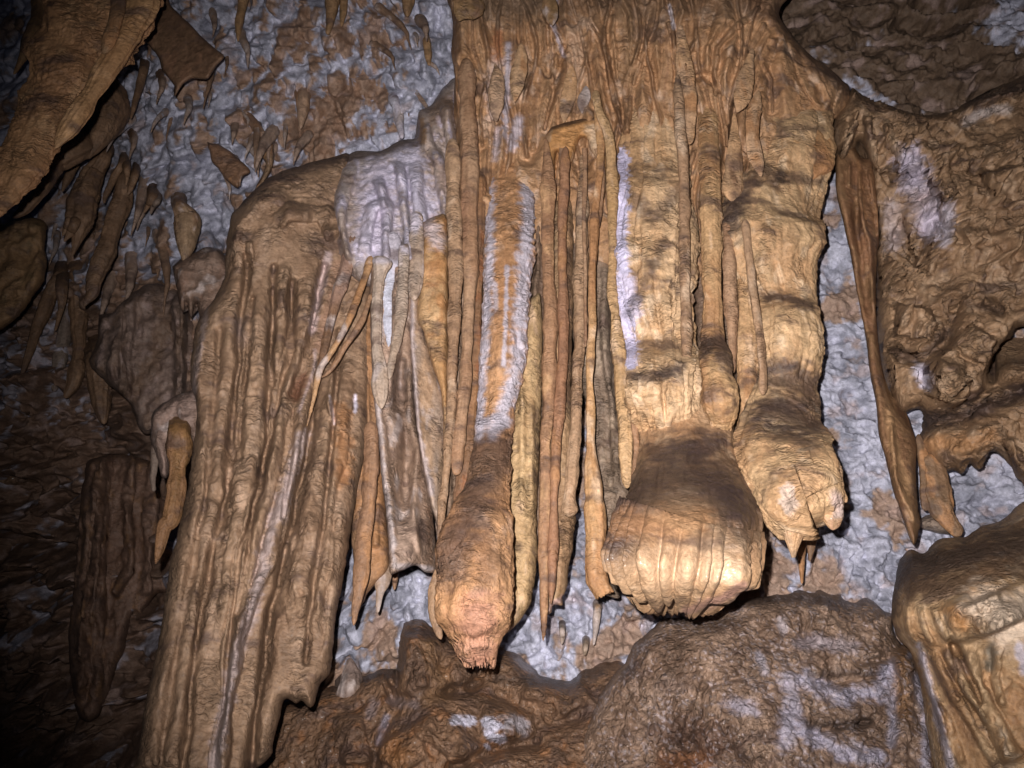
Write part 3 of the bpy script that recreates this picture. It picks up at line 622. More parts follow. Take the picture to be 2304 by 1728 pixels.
tube_obj('twin_shaft', rows(TF, 2.42, (-1100, 190, 290, 2.62), (-500, 195, 320, 2.48), (0, 205, 330, 2.46), (300, 208, 335, 2.46), (520, 205, 352, 2.47), (700, 195, 395, 2.39), (900, 215, 432, 2.37), (1060, 240, 415, 2.42), (1200, 220, 380, 2.5)), M_FLOW,
         ((0.50, 0.33, 0.16), (0.38, 0.22, 0.10), CREAM), r2, crk=.9, seed=43, squash=.9, flute=.05, lump=.08, step=2.8, topcap=.02, cap=.1, ripple=.003,
         stains=[(TF(220, 600, 300, 570, 380, 700), 34, DUST_SHADE, .85)])
tube_obj('shaft_rib', rows(TF, 2.43, (-1100, 20, 80), (-500, 60, 130), (100, 70, 140), (600, 80, 150), (800, 110, 160)), M_FLOW, TANP, r2, crk=.9, seed=44, flute=.04, cap=.1, topcap=.1, ripple=.004)

r3 = thing('bulbous_stalactite', 'swollen tan stalactite with dark waist bands and a two-lobed ragged tip', 'stalactite', at(1760, 400, 2.5))
sp3 = rows(TC, 2.55, (480, 650, 980, 2.9), (700, 640, 1010, 2.66), (900, 600, 1025, 2.62), (1080, 560, 1000, 2.62), (1250, 400, 965, 2.6), (1400, 340, 960, 2.56), (1600, 365, 952, 2.58))
sp3 += rows(TF, 2.52, (250, 520, 925, 2.60), (380, 545, 935, 2.53), (500, 560, 945, 2.52), (650, 570, 950, 2.54), (800, 575, 905, 2.57), (950, 500, 930, 2.54), (1100, 440, 965, 2.48), (1250, 440, 1010, 2.38), (1400, 500, 1060, 2.30), (1550, 590, 1088, 2.26))
sp3 += rows(TI, 2.27, (0, 650, 1092, 2.27), (60, 685, 1085, 2.28), (110, 740, 1060, 2.30), (150, 800, 1010, 2.33), (172, 850, 965, 2.35))
tube_obj('shaft', sp3, M_FLOW, ((0.57, 0.40, 0.21), (0.47, 0.30, 0.15), (0.64, 0.49, 0.30)), r3, crk=.8, seed=51, squash=.8, flute=.12, fk=2.4, ridge=.3, lump=.12, topcap=.02, step=2.6, ripple=.002, crk_amp=.6, shelf=.010, wob=.3, cap=.02,
         stains=[(TI(735, -60, 755, 20), 20, (0.60, 0.50, 0.40), .85, .35), (TI(1040, -20, 1065, 50), 17, (0.60, 0.48, 0.42), .8), (TC(680, 1130, 600, 1050, 400, 1250), 26, DUST_SHADE, .7), (TC(380, 1400, 420, 1250), 40, DUST_SHADE, .8), (TC(700, 1100, 950, 1120), 16, DUST_SHADE, .7), (TC(680, 800, 950, 800), 14, DUST_SHADE, .6),
                 (TF(600, 290, 750, 290, 880, 350), 15, DUST_SHADE, .85), (TF(640, 800, 850, 800, 900, 950, 700, 950, 600, 1000, 900, 1080), 44, DUST_SHADE, .8), (TF(550, 1080, 900, 1220), 26, DUST_SHADE, .6), (TF(450, 980, 500, 1100), 25, DUST_SHADE, .5)])
piece('swelling', TC, 2.60, [(780, 690, 960), (860, 640, 1020), (960, 630, 1022), (1060, 650, 1005), (1130, 700, 950)], ((0.52, 0.34, 0.16), OCHRE, CREAM), r3, seed=52, cap=.3, topcap=.3, squash=.5, crk=.5,
      stains=[(TC(720, 880, 740, 1050), 22, (0.60, 0.47, 0.32), .8)])
piece('tip_lobe', TI, 2.3, [(-250, 660, 860, 2.44), (-80, 645, 890, 2.34), (40, 650, 900, 2.29), (120, 685, 880, 2.28), (200, 715, 850, 2.28), (280, 746, 812, 2.29), (350, 768, 792, 2.30)], ((0.54, 0.38, 0.22), TAN, (0.46, 0.30, 0.22)), r3, mat=M_WET, seed=53, topcap=.35, squash=.8, crk=.4, flute=.1, snap=True, stains=[(TI(735, -60, 755, 20), 20, (0.60, 0.50, 0.40), .85, .35), (TI(840, 230, 940, 170), 12, BROWN, .7)])
piece('tip_lobe', TI, 2.27, [(-450, 850, 1000, 2.45), (-200, 900, 1075, 2.3), (-30, 930, 1090), (80, 950, 1088), (160, 990, 1060), (180, 1010, 1040)], ((0.58, 0.42, 0.26), TAN, PINK), r3, mat=M_WET, seed=54, cap=.06, topcap=.3, squash=.8, crk=.6,
      stains=[(TI(1040, 0, 1070, 60), 20, (0.62, 0.52, 0.46), .85)])
piece('side_blade', TI, 2.52, [(-350, 450, 560), (-150, 500, 610), (0, 540, 640), (80, 580, 650), (140, 625, 645)], (TAN, (0.40, 0.28, 0.17), PALE), r3, seed=56, cap=.1, crk=.7, squash=.6)
# ------------------------------------------------------------------ slender columns and ribs of the curtain
def solo(name, label, cat, T, Y, r, pal, group=None, rooted=0, **kw):
    sp = rows(T, Y, *r) if T else list(r)
    kw.setdefault('topcap', .06)
    if rooted: kw['snap'] = False
    if rooted: a, b = sp[0], sp[1]; sp = [(a[0] * 1.3 - b[0] * .3, a[1] - 26 - .3 * a[3], a[2] + rooted, a[3] * 1.25)] + sp
    return tube_obj(name, sp, kw.pop('mat', M_FLOW), pal, None, label=label, cat=cat, group=group, **kw)
G1 = 'slender stone columns between the bulbous stalactites'
solo('slender_column', 'smooth rust-brown slender column running down just left of the lilac-streaked shaft', 'stalactite', TE, 2.58, [(-1200, 780, 880), (-500, 790, 900), (0, 795, 905), (250, 810, 885), (600, 800, 870), (1000, 755, 840), (1400, 720, 810)] + [], OCHP, G1, seed=71, cap=.04, crk=.45, topcap=.05)
solo('slender_column', 'short dark tapering rib wedged between the rust-brown column and the lilac-streaked shaft', 'stalactite', TE, 2.64, [(-500, 850, 960), (0, 860, 945), (300, 860, 930), (800, 830, 905), (1300, 780, 880), (1600, 740, 800)], BRNP, G1, seed=72, crk=.6, cap=.05)
solo('slender_column', 'narrow tan ribbed column beside the orange blade with the wavy left edge', 'stalactite', TE, 2.57, [(-700, 690, 790), (-200, 700, 800), (0, 715, 805), (250, 712, 805), (500, 712, 785), (900, 705, 765), (1300, 680, 735), (1659, 650, 700), (1850, 650, 672)], TANP, G1, seed=73, cap=.04, crk=.9, flute=.05)
solo('slender_column', 'thin rust-coloured column crossed by fine rings, first to the right of the yellowish drapery', 'stalactite', TE, 2.56, [(-700, 1300, 1360), (-300, 1295, 1385), (0, 1300, 1372), (500, 1305, 1395), (900, 1300, 1385), (1200, 1290, 1355), (1659, 1280, 1350), (1900, 1275, 1345), (2300, 1285, 1330), (2430, 1296, 1312)], ((0.36, 0.215, 0.115), (0.29, 0.165, 0.085), TAN), G1, seed=74, cap=.03, crk=.6, ripple=.002)
solo('slender_column', 'thin smooth reddish column, second to the right of the yellowish drapery', 'stalactite', TE, 2.55, [(-650, 1420, 1480), (-400, 1405, 1465), (0, 1398, 1460), (500, 1395, 1460), (900, 1380, 1445), (1200, 1355, 1415), (1659, 1340, 1400), (2000, 1330, 1385), (2200, 1340, 1370)], ((0.33, 0.185, 0.10), (0.28, 0.15, 0.08), OCHRE), G1, seed=75, cap=.05, crk=.4)
solo('slender_column', 'knobbly cream column beside the dark slot with a gap at its foot', 'stalactite', TE, 2.60, [(-600, 1530, 1570), (-200, 1510, 1590), (200, 1490, 1580), (500, 1490, 1575), (900, 1480, 1550), (1200, 1465, 1535), (1500, 1430, 1520), (1659, 1400, 1500)], TANP, G1, seed=76, cap=.03, crk=1, lump=.2)
solo('slender_column', 'smooth orange column hanging from the small stone arch and ending in a crusted foot', 'stalactite', TE, 2.54, [(-900, 1600, 1680), (-620, 1640, 1690), (-300, 1610, 1660), (0, 1592, 1640), (500, 1580, 1632), (900, 1575, 1622), (1300, 1565, 1640), (1659, 1562, 1700), (1900, 1562, 1695), (2060, 1585, 1720), (2150, 1620, 1770)], ((0.50, 0.31, 0.14), OCHRE, CREAM), G1, seed=77, rag=.012, crk=.4, squash=.8)
solo('slender_column', 'thin yellow column ringed like bamboo beside the white-edged shaft', 'stalactite', TE, 2.50, [(-1000, 1600, 1650), (-850, 1635, 1690), (-700, 1680, 1740), (-400, 1705, 1770), (0, 1712, 1772), (250, 1708, 1765), (450, 1730, 1795), (700, 1740, 1825), (900, 1755, 1825), (1100, 1775, 1865), (1350, 1785, 1858), (1480, 1800, 1850)], ((0.50, 0.34, 0.17), (0.42, 0.27, 0.12), CREAM), G1, seed=78, cap=.03, topcap=.02, crk=.7, ripple=.007, step=2.4)
solo('slender_column', 'short thin orange stalactite tucked against the right side of the ringed yellow column', 'stalactite', TE, 2.47, [(850, 1815, 1835), (1000, 1840, 1880), (1200, 1865, 1905), (1400, 1855, 1895), (1450, 1862, 1880)], OCHP, G1, seed=79, cap=.05, crk=.5)
solo('slender_column', 'golden narrow column right of the thick glossy bulb shaft', 'stalactite', TF, 2.50, [(-200, 335, 400), (0, 340, 415), (300, 345, 430), (600, 375, 425), (760, 395, 420)], OCHP, G1, seed=80, cap=.05, crk=.6, squash=.9)
solo('slender_column', 'broad tan rib lying against the left side of the two-lobed stalactite', 'stalactite', TF, 2.57, [(-500, 380, 460), (-200, 400, 520), (200, 420, 520), (500, 410, 565), (700, 420, 578), (900, 430, 565), (1050, 420, 520), (1150, 410, 470)], ((0.48, 0.32, 0.16), OCHRE, CREAM), G1, seed=81, cap=.08, crk=.9)
solo('slender_column', 'thin rib down the left edge of the two-lobed stalactite', 'stalactite', TF, 2.45, [(-200, 440, 500), (100, 480, 530), (400, 525, 580), (700, 560, 610), (900, 570, 620)], TANP, G1, seed=82, cap=.05, crk=.6)

# the little arch with three legs under the canopy
ar = thing('stone_arch', 'small orange-brown stone arch with thin legs under the two pale hanging lobes', 'flowstone', at(1300, 280, 2.6))
relief_obj('arch_crown', TJ(900, 1200, 960, 1130, 1080, 1090, 1200, 1060, 1370, 1030, 1420, 1200, 1450, 1480, 1440, 1700, 1390, 1700, 1350, 1450, 1290, 1330, 1260, 1240, 1200, 1240, 1150, 1400, 1090, 1520, 1060, 1700, 1020, 1700, 1040, 1480, 990, 1350, 960, 1700, 890, 1700, 890, 1400),
           2.60, M_FLOW, ((0.46, 0.25, 0.09), (0.50, 0.30, 0.13), CREAM), ar, seed=85, R=14, bulge=.05, thick=.12, a1=.012, step=2.2, jit=2, crk=.4, stains=[(TJ(1330, 1150, 1330, 1280), 20, (0.6, 0.47, 0.3), .8), (TJ(920, 1150, 1100, 1080, 1360, 1040), 9, DUST_SHADE, .7)])
tube_obj('arch_leg', rows(TE, 2.56, (-640, 1545, 1575), (-500, 1550, 1580), (-200, 1545, 1575), (200, 1555, 1580), (600, 1560, 1582)), M_FLOW, OCHP, ar, seed=86, crk=.4, cap=.05)
tube_obj('arch_leg', rows(TE, 2.57, (-640, 1620, 1680), (-420, 1650, 1690), (-150, 1620, 1660)), M_FLOW, OCHP, ar, seed=87, crk=.4)
tube_obj('arch_leg', rows(TE, 2.57, (-640, 1400, 1460), (-420, 1410, 1455), (-150, 1400, 1450)), M_FLOW, OCHP, ar, seed=88, crk=.4)

# draperies built as bodies with their own outline
relief_obj('drapery', TE(1225, 300, 1290, 280, 1300, 600, 1292, 1000, 1275, 1400, 1265, 1659) + TH(1270, 300, 1255, 500, 1225, 640, 1170, 730, 1115, 790, 1060, 800, 1060, 400) + TE(1050, 1600, 1080, 1000, 1150, 600), 2.57, M_FLOW,
           ((0.50, 0.36, 0.18), (0.40, 0.27, 0.13), CREAM), label='yellowish crinkled drapery hugging the right side of the lilac-streaked shaft', cat='drapery', seed=91, R=30, bulge=.06, crk=1.1,
           ridges=[(TE(1190, 700, 1170, 1200, 1170, 1659), 10, .02), (TE(1240, 900, 1230, 1659), 8, .015)], a2=.008)
relief_obj('drapery', TE(1370, -300, 1480, -300, 1490, 300, 1480, 900, 1500, 1300, 1510, 1659) + TH(1500, 150, 1490, 300, 1465, 420, 1450, 560, 1420, 600, 1425, 650, 1370, 640, 1360, 690, 1320, 715, 1303, 755, 1290, 700, 1300, 300) + TE(1290, 1600, 1320, 600), 2.62, M_FLOW,
           ((0.40, 0.28, 0.15), (0.30, 0.19, 0.10), TAN), label='rough brown drapery ending in a small pinkish saw-toothed tip between the two thickest bulbs', cat='drapery', seed=92, R=24, bulge=.05, crk=1.2, a2=.011, jit=4,
           ridges=[(TE(1370, 1100, 1360, 1659) + TH(1370, 300, 1360, 480), 7, .02)], stains=[(TH(1300, 700, 1370, 640, 1420, 610), 9, (0.5, 0.36, 0.32), .8), (TE(1460, 0, 1460, 900), 9, UMBER, .6)])
relief_obj('drapery', TE(1380, -700, 1740, -700, 1740, 0, 1740, 500, 1800, 1000, 1860, 1400, 1830, 1659) + TH(1760, 150, 1700, 350, 1720, 480, 1785, 590, 1740, 600, 1640, 545, 1600, 480) + TE(1620, 1300, 1560, 900, 1530, 900, 1480, 500, 1440, 500, 1400, 0), 2.70, M_FLOW,
           ((0.27, 0.21, 0.15), (0.20, 0.15, 0.10), (0.36, 0.29, 0.2)), label='dull grey-brown backing drapery behind the orange and ringed yellow columns', cat='drapery', seed=93, R=26, bulge=.05, crk=1.1, a2=.012,
           ridges=[(TE(1680, 0, 1690, 600, 1740, 1000, 1760, 1500), 11, .03, 'r'), (TE(1480, -500, 1470, 500), 7, .03)])
bk = ((0.24, 0.17, 0.11), (0.17, 0.115, 0.075), (0.31, 0.22, 0.145))
relief_obj('drapery', [(1000, 400), (1100, 380), (1180, 420), (1262, 440), (1262, 700), (1258, 1000), (1245, 1180), (1215, 1230), (1150, 1180), (1060, 1150), (1010, 1170), (985, 1120), (1000, 950), (1020, 700), (1010, 500)], 2.72, M_FLOW, bk,
           label='dim brown fluted curtain just visible in the gaps around the lilac-streaked shaft', cat='drapery', seed=89, R=24, bulge=.05, crk=.9, a2=.008, ridges=[([(x0, 420), (x0 - 6, 800), (x0 - 14, 1180)], 9, .03, 'r') for x0 in (1035, 1062, 1190, 1212, 1236)])
relief_obj('drapery', [(1550, 560), (1640, 540), (1740, 600), (1740, 800), (1720, 1000), (1700, 1100), (1640, 1080), (1600, 1000), (1570, 800)], 2.68, M_FLOW, bk,
           label='narrow shadowed brown curtain in the cleft between the thickest stalactite and the two-lobed one', cat='drapery', seed=90, R=20, bulge=.05, crk=.9, a2=.008, ridges=[([(x0, 560), (x0 + 8, 800), (x0 + 22, 1080)], 8, .03, 'r') for x0 in (1585, 1608, 1640, 1668)])
relief_obj('drapery', TE(550, -180, 700, -220, 715, 0, 715, 900, 710, 1100, 690, 1250, 680, 1000, 670, 880, 640, 780, 600, 660, 572, 560, 560, 500, 525, 440, 515, 380, 530, 250, 535, 120), 2.56, M_FLOW,
           ((0.42, 0.245, 0.10), (0.50, 0.34, 0.17), (0.34, 0.17, 0.06)), label='orange blade-like drapery with a wavy notched left edge', cat='drapery', seed=94, R=17, bulge=.05, crk=.7, jit=2.5,
           ridges=[(TE(530, 400, 580, 560, 650, 800, 700, 1050), 7, .012)], stains=[(TE(600, -150, 640, -60), 28, LILAC, .6), (TE(620, 100, 600, 160), 30, (0.36, 0.17, 0.06), .6)])
relief_obj('drapery', TE(470, -100, 560, -100, 560, 300, 600, 600, 690, 900, 700, 1300, 680, 1659) + TH(680, 300, 655, 330, 640, 150, 600, 0) + TE(560, 1350, 520, 1100, 500, 900, 480, 600, 465, 300), [(950, 560, 2.6), (900, 560, 2.56), (960, 1200, 2.62), (990, 900, 2.64)], M_FLOW,
           ((0.40, 0.32, 0.24), (0.36, 0.25, 0.15), PALE), label='pale grey-tan ribbon drapery right of the square-ended column', cat='drapery', seed=95, R=20, bulge=.05, crk=.8,
           ridges=[(TE(495, 0, 495, 600, 520, 900, 545, 1200, 600, 1500) + TH(640, 150), 8, .02), (TE(560, -100, 540, 300), 8, .02)], stains=[(TE(480, 300, 500, 800, 530, 1150, 610, 1500), 9, (0.5, 0.45, 0.44), .7)])
sq = thing('square_ended_column', 'grey column with a hollowed face and a square broken-off bottom edge, left of the grey-tan ribbon', 'stalactite', at(870, 560, 2.55))
relief_obj('hollow_face', TE(235, 60, 300, 30, 400, 60, 470, -80, 500, 300, 500, 900, 540, 1200, 600, 1500, 620, 1659) + TH(630, 200, 642, 420, 600, 445, 560, 430, 510, 400, 460, 415, 400, 440, 352, 445, 345, 300, 330, 100) + TE(310, 1500, 285, 1250, 250, 900, 235, 600, 228, 300), 
           [(850, 600, 2.53), (850, 1200, 2.50), (900, 900, 2.6), (930, 620, 2.58), (960, 1250, 2.6), (920, 1250, 2.5)], M_FLOW, ((0.40, 0.30, 0.22), (0.30, 0.21, 0.14), PALE), sq, seed=96, R=16, bulge=.05, crk=1.0, jit=2.5, a2=.008,
           ridges=[(TE(270, 60, 260, 600, 280, 1000, 340, 1500) + TH(370, 300), 12, .03, 'r'), (TE(420, 0, 400, 400, 360, 800, 330, 1000), 14, .045, 'r'), (TE(520, 1100, 500, 1659) + TH(540, 350), 10, .03), (TE(420, 700, 450, 1200, 430, 1659), 16, -.05), (TH(470, 0, 480, 350), 24, .02)],
           stains=[(TE(270, 900, 310, 1400, 350, 1659) + TH(380, 400, 600, 420), 9, (0.52, 0.48, 0.46), .8), (TE(420, 700, 440, 1200), 22, UMBER, .5), (TH(600, 50, 610, 380), 12, BROWN, .6)])
tube_obj('white_insert', rows(TE, 2.55, (-120, 330, 420), (100, 310, 400), (350, 305, 380), (550, 325, 360), (600, 335, 350)), M_FLOW, (WHITE, LILAC, PALE), sq, seed=97, crk=.8, cap=.1, topcap=.1, squash=.5)
tube_obj('rib', rows(TK, 2.50, (300, 235, 420), (370, 225, 390), (480, 240, 350), (800, 225, 312), (1100, 215, 312), (1300, 218, 360), (1500, 225, 380), (1659, 235, 380)), M_FLOW, ((0.42, 0.35, 0.27), (0.34, 0.26, 0.18), PALE), sq, seed=98, crk=.7, cap=.15, topcap=.05, squash=.8,
         stains=[(TK(240, 350, 400, 330), 9, (0.5, 0.48, 0.52), .8)])
tube_obj('rib', rows(TK, 2.51, (190, 455, 545), (240, 455, 550), (500, 450, 545), (700, 435, 535), (1000, 400, 500), (1200, 370, 450), (1400, 340, 420)), M_FLOW, ((0.42, 0.35, 0.27), (0.34, 0.26, 0.18), PALE), sq, seed=99, crk=.7, cap=.15, topcap=.04, squash=.8,
         stains=[(TK(470, 220, 540, 260), 10, (0.55, 0.53, 0.58), .9)])
tube_obj('rib', rows(TK, 2.56, (-100, 560, 680), (100, 560, 680), (400, 550, 665), (700, 545, 650)), M_FLOW, ((0.42, 0.36, 0.30), (0.36, 0.28, 0.2), PALE), sq, seed=89, crk=.7, cap=.2, topcap=.1, squash=.8,
         stains=[(TK(600, -50, 610, 60), 16, (0.55, 0.53, 0.6), .9)])

# pale shoulder
SH = [(760, 370)] + TB(130, 944, 290, 940, 400, 880, 520, 850, 530, 700, 600, 660, 700, 530, 790, 500, 800, 900, 810, 1300, 800, 1659, 600, 1800, 350, 1800, 200, 1780, 100, 1700, 0, 1500, -30, 1200)
sh_r = []
for p in [(120, 1000, 40, 1300, 100, 1659), (260, 1100, 330, 1300, 330, 1659), (400, 980, 430, 1150, 470, 1500, 480, 1659), (510, 1000, 520, 1200, 560, 1500, 570, 1659), (640, 900, 670, 1100, 700, 1350, 720, 1659), (560, 760, 600, 900, 650, 1000), (330, 1250, 240, 1300, 190, 1600), (700, 600, 740, 900, 760, 1300)]:
    sh_r.append((TB(*p), 15, .05, 'r'))
relief_obj('flowstone_shoulder', SH, [(760, 370, 2.72), (1000, 220, 2.74), (900, 380, 2.66), (800, 500, 2.6), (900, 600, 2.58), (1030, 400, 2.7), (1030, 600, 2.68)], M_FLOW,
           (PALE, (0.36, 0.29, 0.23), (0.55, 0.54, 0.64)), label='white-crusted flowstone shoulder of fluted ribs above the square-ended column', cat='flowstone', seed=101, R=34, bulge=.12, thick=.3, ridges=sh_r, crk=.7, a2=.009,
           stains=[(TB(300, 1100, 250, 1500), 60, (0.58, 0.58, 0.72), .75), (TB(450, 1000, 560, 1300, 560, 1500), 46, (0.56, 0.57, 0.70), .8), (TB(0, 980, 150, 970, 350, 920, 470, 860), 16, (0.12, 0.09, 0.07), .7), (TB(640, 700, 700, 640), 36, (0.22, 0.14, 0.08), .6),
                   (TB(550, 750, 560, 880), 10, (0.34, 0.2, 0.08), .8), (TB(650, 1400, 600, 1659), 24, (0.38, 0.19, 0.07), .7), (TB(690, 1050, 720, 1150), 20, (0.45, 0.33, 0.26), .6)])

# great left drapery
LD = TG(850, 1640, 900, 1280, 960, 1000, 1010, 740, 1050, 430, 1100, 230, 1150, 0) + TD(1180, 1400, 1225, 1000, 1185, 800, 1220, 480, 1330, 300, 1400, 160) + TA(1400, 1600, 1440, 1350, 1500, 1270, 1620, 1150, 1720, 1080, 1900, 1020, 2060, 980, 2180, 965) + \
     [(800, 420), (845, 560), (850, 640), (840, 760), (835, 900), (825, 1000), (800, 1128)] + TH(60, 500, 20, 700, 0, 900) + TG(2065, 1000, 2050, 1080, 2000, 1130, 1975, 1190, 1950, 1275, 1915, 1275, 1880, 1240, 1840, 1257, 1800, 1235, 1765, 1235, 1745, 1330, 1700, 1500, 1690, 1580, 1600, 1659, 1500, 1720, 1200, 1720, 850, 1680)
ld_r = [(TD(1480, 60, 1440, 400, 1380, 800, 1300, 1300) + TG(1170, 600, 1050, 1400), 50, .022, 'g'), (TD(1640, 100, 1600, 600, 1560, 1100) + TG(1500, 200, 1400, 900), 24, .028, 'r'),
        (TD(1780, 60, 1760, 400, 1720, 800), 16, .03, 'r'), (TD(1930, 60, 1880, 500, 1780, 900, 1680, 1400) + TG(1560, 250, 1440, 900, 1380, 1500), 20, .045, 'r'), (TD(1700, 100, 1700, 700, 1700, 850), 7, -.03),
        (TD(1570, 300, 1520, 900, 1480, 1300), 9, -.03), (TD(2020, 100, 1930, 500, 1820, 900), 10, -.045), (TD(1960, 700, 1860, 1100, 1740, 1659) + TG(1640, 450, 1480, 900, 1400, 1400), 15, .04, 'r'),
        (TD(2000, 900, 1900, 1400) + TG(1800, 300, 1700, 700, 1600, 1300), 14, -.03), (TD(2080, 700, 2060, 1100, 2000, 1500) + TG(1950, 300, 1900, 900), 40, .035, 'r'), (TG(2120, 0, 2090, 500, 2040, 1000), 16, .02, 'r'),
        (TD(2070, 720, 2050, 950, 2080, 1090), 5, .02), (TA(1440, 1640, 1480, 1400, 1600, 1260, 1800, 1220), 18, .03), (TA(1700, 1400, 1800, 1330, 2000, 1340, 2100, 1500), 22, .05, 'r'), (TA(1560, 1640, 1560, 1500), 8, .03, 'r'), (TD(1250, 480, 1230, 900, 1210, 1100), 12, .02),
        (TD(1840, 1000, 1800, 1300, 1760, 1659), 6, -.02), (TD(1960, 350, 1900, 620), 12, .02, 'r')]
ld_r = [(p[0] + ([(p[0][-1][0] - 40, p[0][-1][1] + 330)] if p[0][-1][1] > 1590 else []), p[1] * 1.1, p[2] * 1.25) + tuple(p[3:]) for p in ld_r]
ld_r += [(TD(1545, 40, 1500, 400, 1470, 900, 1420, 1500) + TG(1330, 300, 1220, 900, 1140, 1659), 11, -.055), (TD(1700, 250, 1680, 700, 1660, 1200) + TG(1590, 100, 1480, 700), 9, -.05), (TD(1820, 200, 1790, 700, 1690, 1150, 1590, 1659) + TG(1500, 300, 1420, 900, 1340, 1659), 10, -.065),
         (TD(1990, 700, 1930, 1100, 1840, 1659) + TG(1740, 400, 1640, 1000, 1560, 1659), 10, -.06), (TD(2110, 500, 2080, 1100, 2020, 1659) + TG(1960, 500, 1900, 1000), 9, -.05), (TD(1380, 500, 1330, 1000, 1270, 1659) + TG(1180, 500, 1080, 1100, 1000, 1659), 14, -.03)]
relief_obj('drapery', LD, [(480, 520, 2.62), (600, 500, 2.55), (700, 400, 2.66), (800, 420, 2.7), (450, 800, 2.52), (380, 1300, 2.42), (320, 1720, 2.35), (560, 1200, 2.42), (600, 1500, 2.40), (740, 1400, 2.46), (790, 1000, 2.56), (830, 700, 2.66), (700, 900, 2.56), (500, 1720, 2.34)], M_FLOW,
           ((0.315, 0.215, 0.13), (0.25, 0.165, 0.098), (0.36, 0.255, 0.165)), label='great broad tan drapery on the left with a pale vein and a jagged right foot', cat='drapery', seed=111, R=32, bulge=.11, thick=.22, ridges=ld_r, crk=.8, a1=.010, a2=.004, a3=.004, shelf=.010, step=2.6,
           stains=[(TD(2040, 30, 1980, 300, 1940, 500), 11, (0.55, 0.45, 0.42), .8), (TD(1960, 620, 1960, 720, 1860, 1000), 5, (0.52, 0.42, 0.38), .8), (TD(1880, 1150, 1800, 1400, 1740, 1659) + TG(1740, 0, 1640, 350, 1560, 700, 1470, 950, 1380, 1400, 1330, 1659), 19, (0.42, 0.36, 0.34), .75),
                   (TD(1480, 450, 1500, 560), 20, (0.22, 0.17, 0.14), .6), (TD(1840, 900, 1880, 800), 20, (0.17, 0.07, 0.035), .7), (TA(1480, 1270, 1620, 1160, 1900, 1040, 2150, 980), 15, DUST_SHADE, .6), (TD(2120, 100, 2000, 600), 20, (0.33, 0.2, 0.13), .6),
                   (TD(2050, 900, 2080, 1080), 4, (0.6, 0.55, 0.55), .9), (TD(2130, 1000, 2140, 1400), 24, (0.36, 0.18, 0.07), .7), (TD(1300, 250, 1180, 1000), 9, (0.4, 0.33, 0.3), .6), (TD(2210, 900, 2210, 1000), 5, (0.7, .7, .8), .8)])

G2 = 'thin crooked veins crossing the brown curtain'
for i, (r, lb) in enumerate([([(835, 575, 2.55, 9), (812, 650, 2.52, 8), (785, 720, 2.5, 8), (750, 785, 2.49, 7), (722, 830, 2.5, 7), (705, 900, 2.5, 5), (690, 960, 2.52, 3)], 'crooked tan vein slanting down-left from the knobbed head of the grey column'),
                             ([(838, 660, 2.53, 7), (815, 720, 2.5, 7), (780, 775, 2.5, 7), (745, 830, 2.51, 6), (722, 850, 2.53, 4)], 'shorter orange-brown vein below and parallel to the crooked tan one'),
                             ([(800, 520, 2.6, 16), (775, 620, 2.58, 15), (750, 700, 2.57, 13), (728, 780, 2.57, 9), (715, 850, 2.58, 4)], 'dull mauve-brown rib left of the crooked tan vein')]):
    solo('stone_vein', lb, 'flowstone rib', None, 0, r, [(TAN, OCHRE, PALE), OCHP, ((0.33, 0.22, 0.16), BROWN, PALE)][i], G2, seed=121 + i, cap=.1, topcap=.05, crk=.5, nmin=16)
relief_obj('drapery', [(770, 900), (800, 780), (838, 660), (850, 800), (860, 1000), (868, 1140)] + TH(340, 200, 345, 330, 345, 420, 290, 490, 240, 540, 205, 590, 185, 640, 150, 600, 110, 200) + [(785, 1100)], 2.66, M_FLOW, (OCHRE, (0.32, 0.2, 0.11), BROWN),
           label='rusty brown curtain filling the gap between the great left drapery and the grey column', cat='drapery', seed=131, R=22, bulge=.05, crk=.6, ridges=[(TH(280, 0, 250, 300), 10, .02, 'r'), (TE(210, 700, 210, 1300), 6, .02)],
           stains=[(TE(155, 900, 160, 1020), 7, (0.65, 0.65, 0.75), .9, .4), (TE(205, 1150, 200, 1260), 5, (0.6, 0.6, 0.7), .9, .4), (TE(190, 50, 190, 300), 12, (0.6, 0.6, 0.7), .7)])
solo('stalactite', 'long orange-brown pointed stalactite left of the square broken column foot', 'stalactite', TH, 2.56, [(-500, 190, 290), (-200, 180, 280), (0, 170, 270), (200, 145, 240), (400, 130, 225), (550, 125, 195), (680, 115, 160), (775, 120, 132)], ((0.30, 0.18, 0.10), (0.24, 0.14, 0.075), OCHRE), None, seed=132, cap=.02, crk=.5)
solo('stalactite', 'short pale hooked stalactite hanging just below the rusty brown curtain', 'stalactite', TH, 2.70, [(400, 300, 380), (500, 262, 350), (570, 262, 312), (640, 265, 296), (695, 270, 282)], ((0.30, 0.22, 0.15), (0.26, 0.17, 0.1), PALE), None, seed=133, cap=.04, crk=.4, squash=.5)

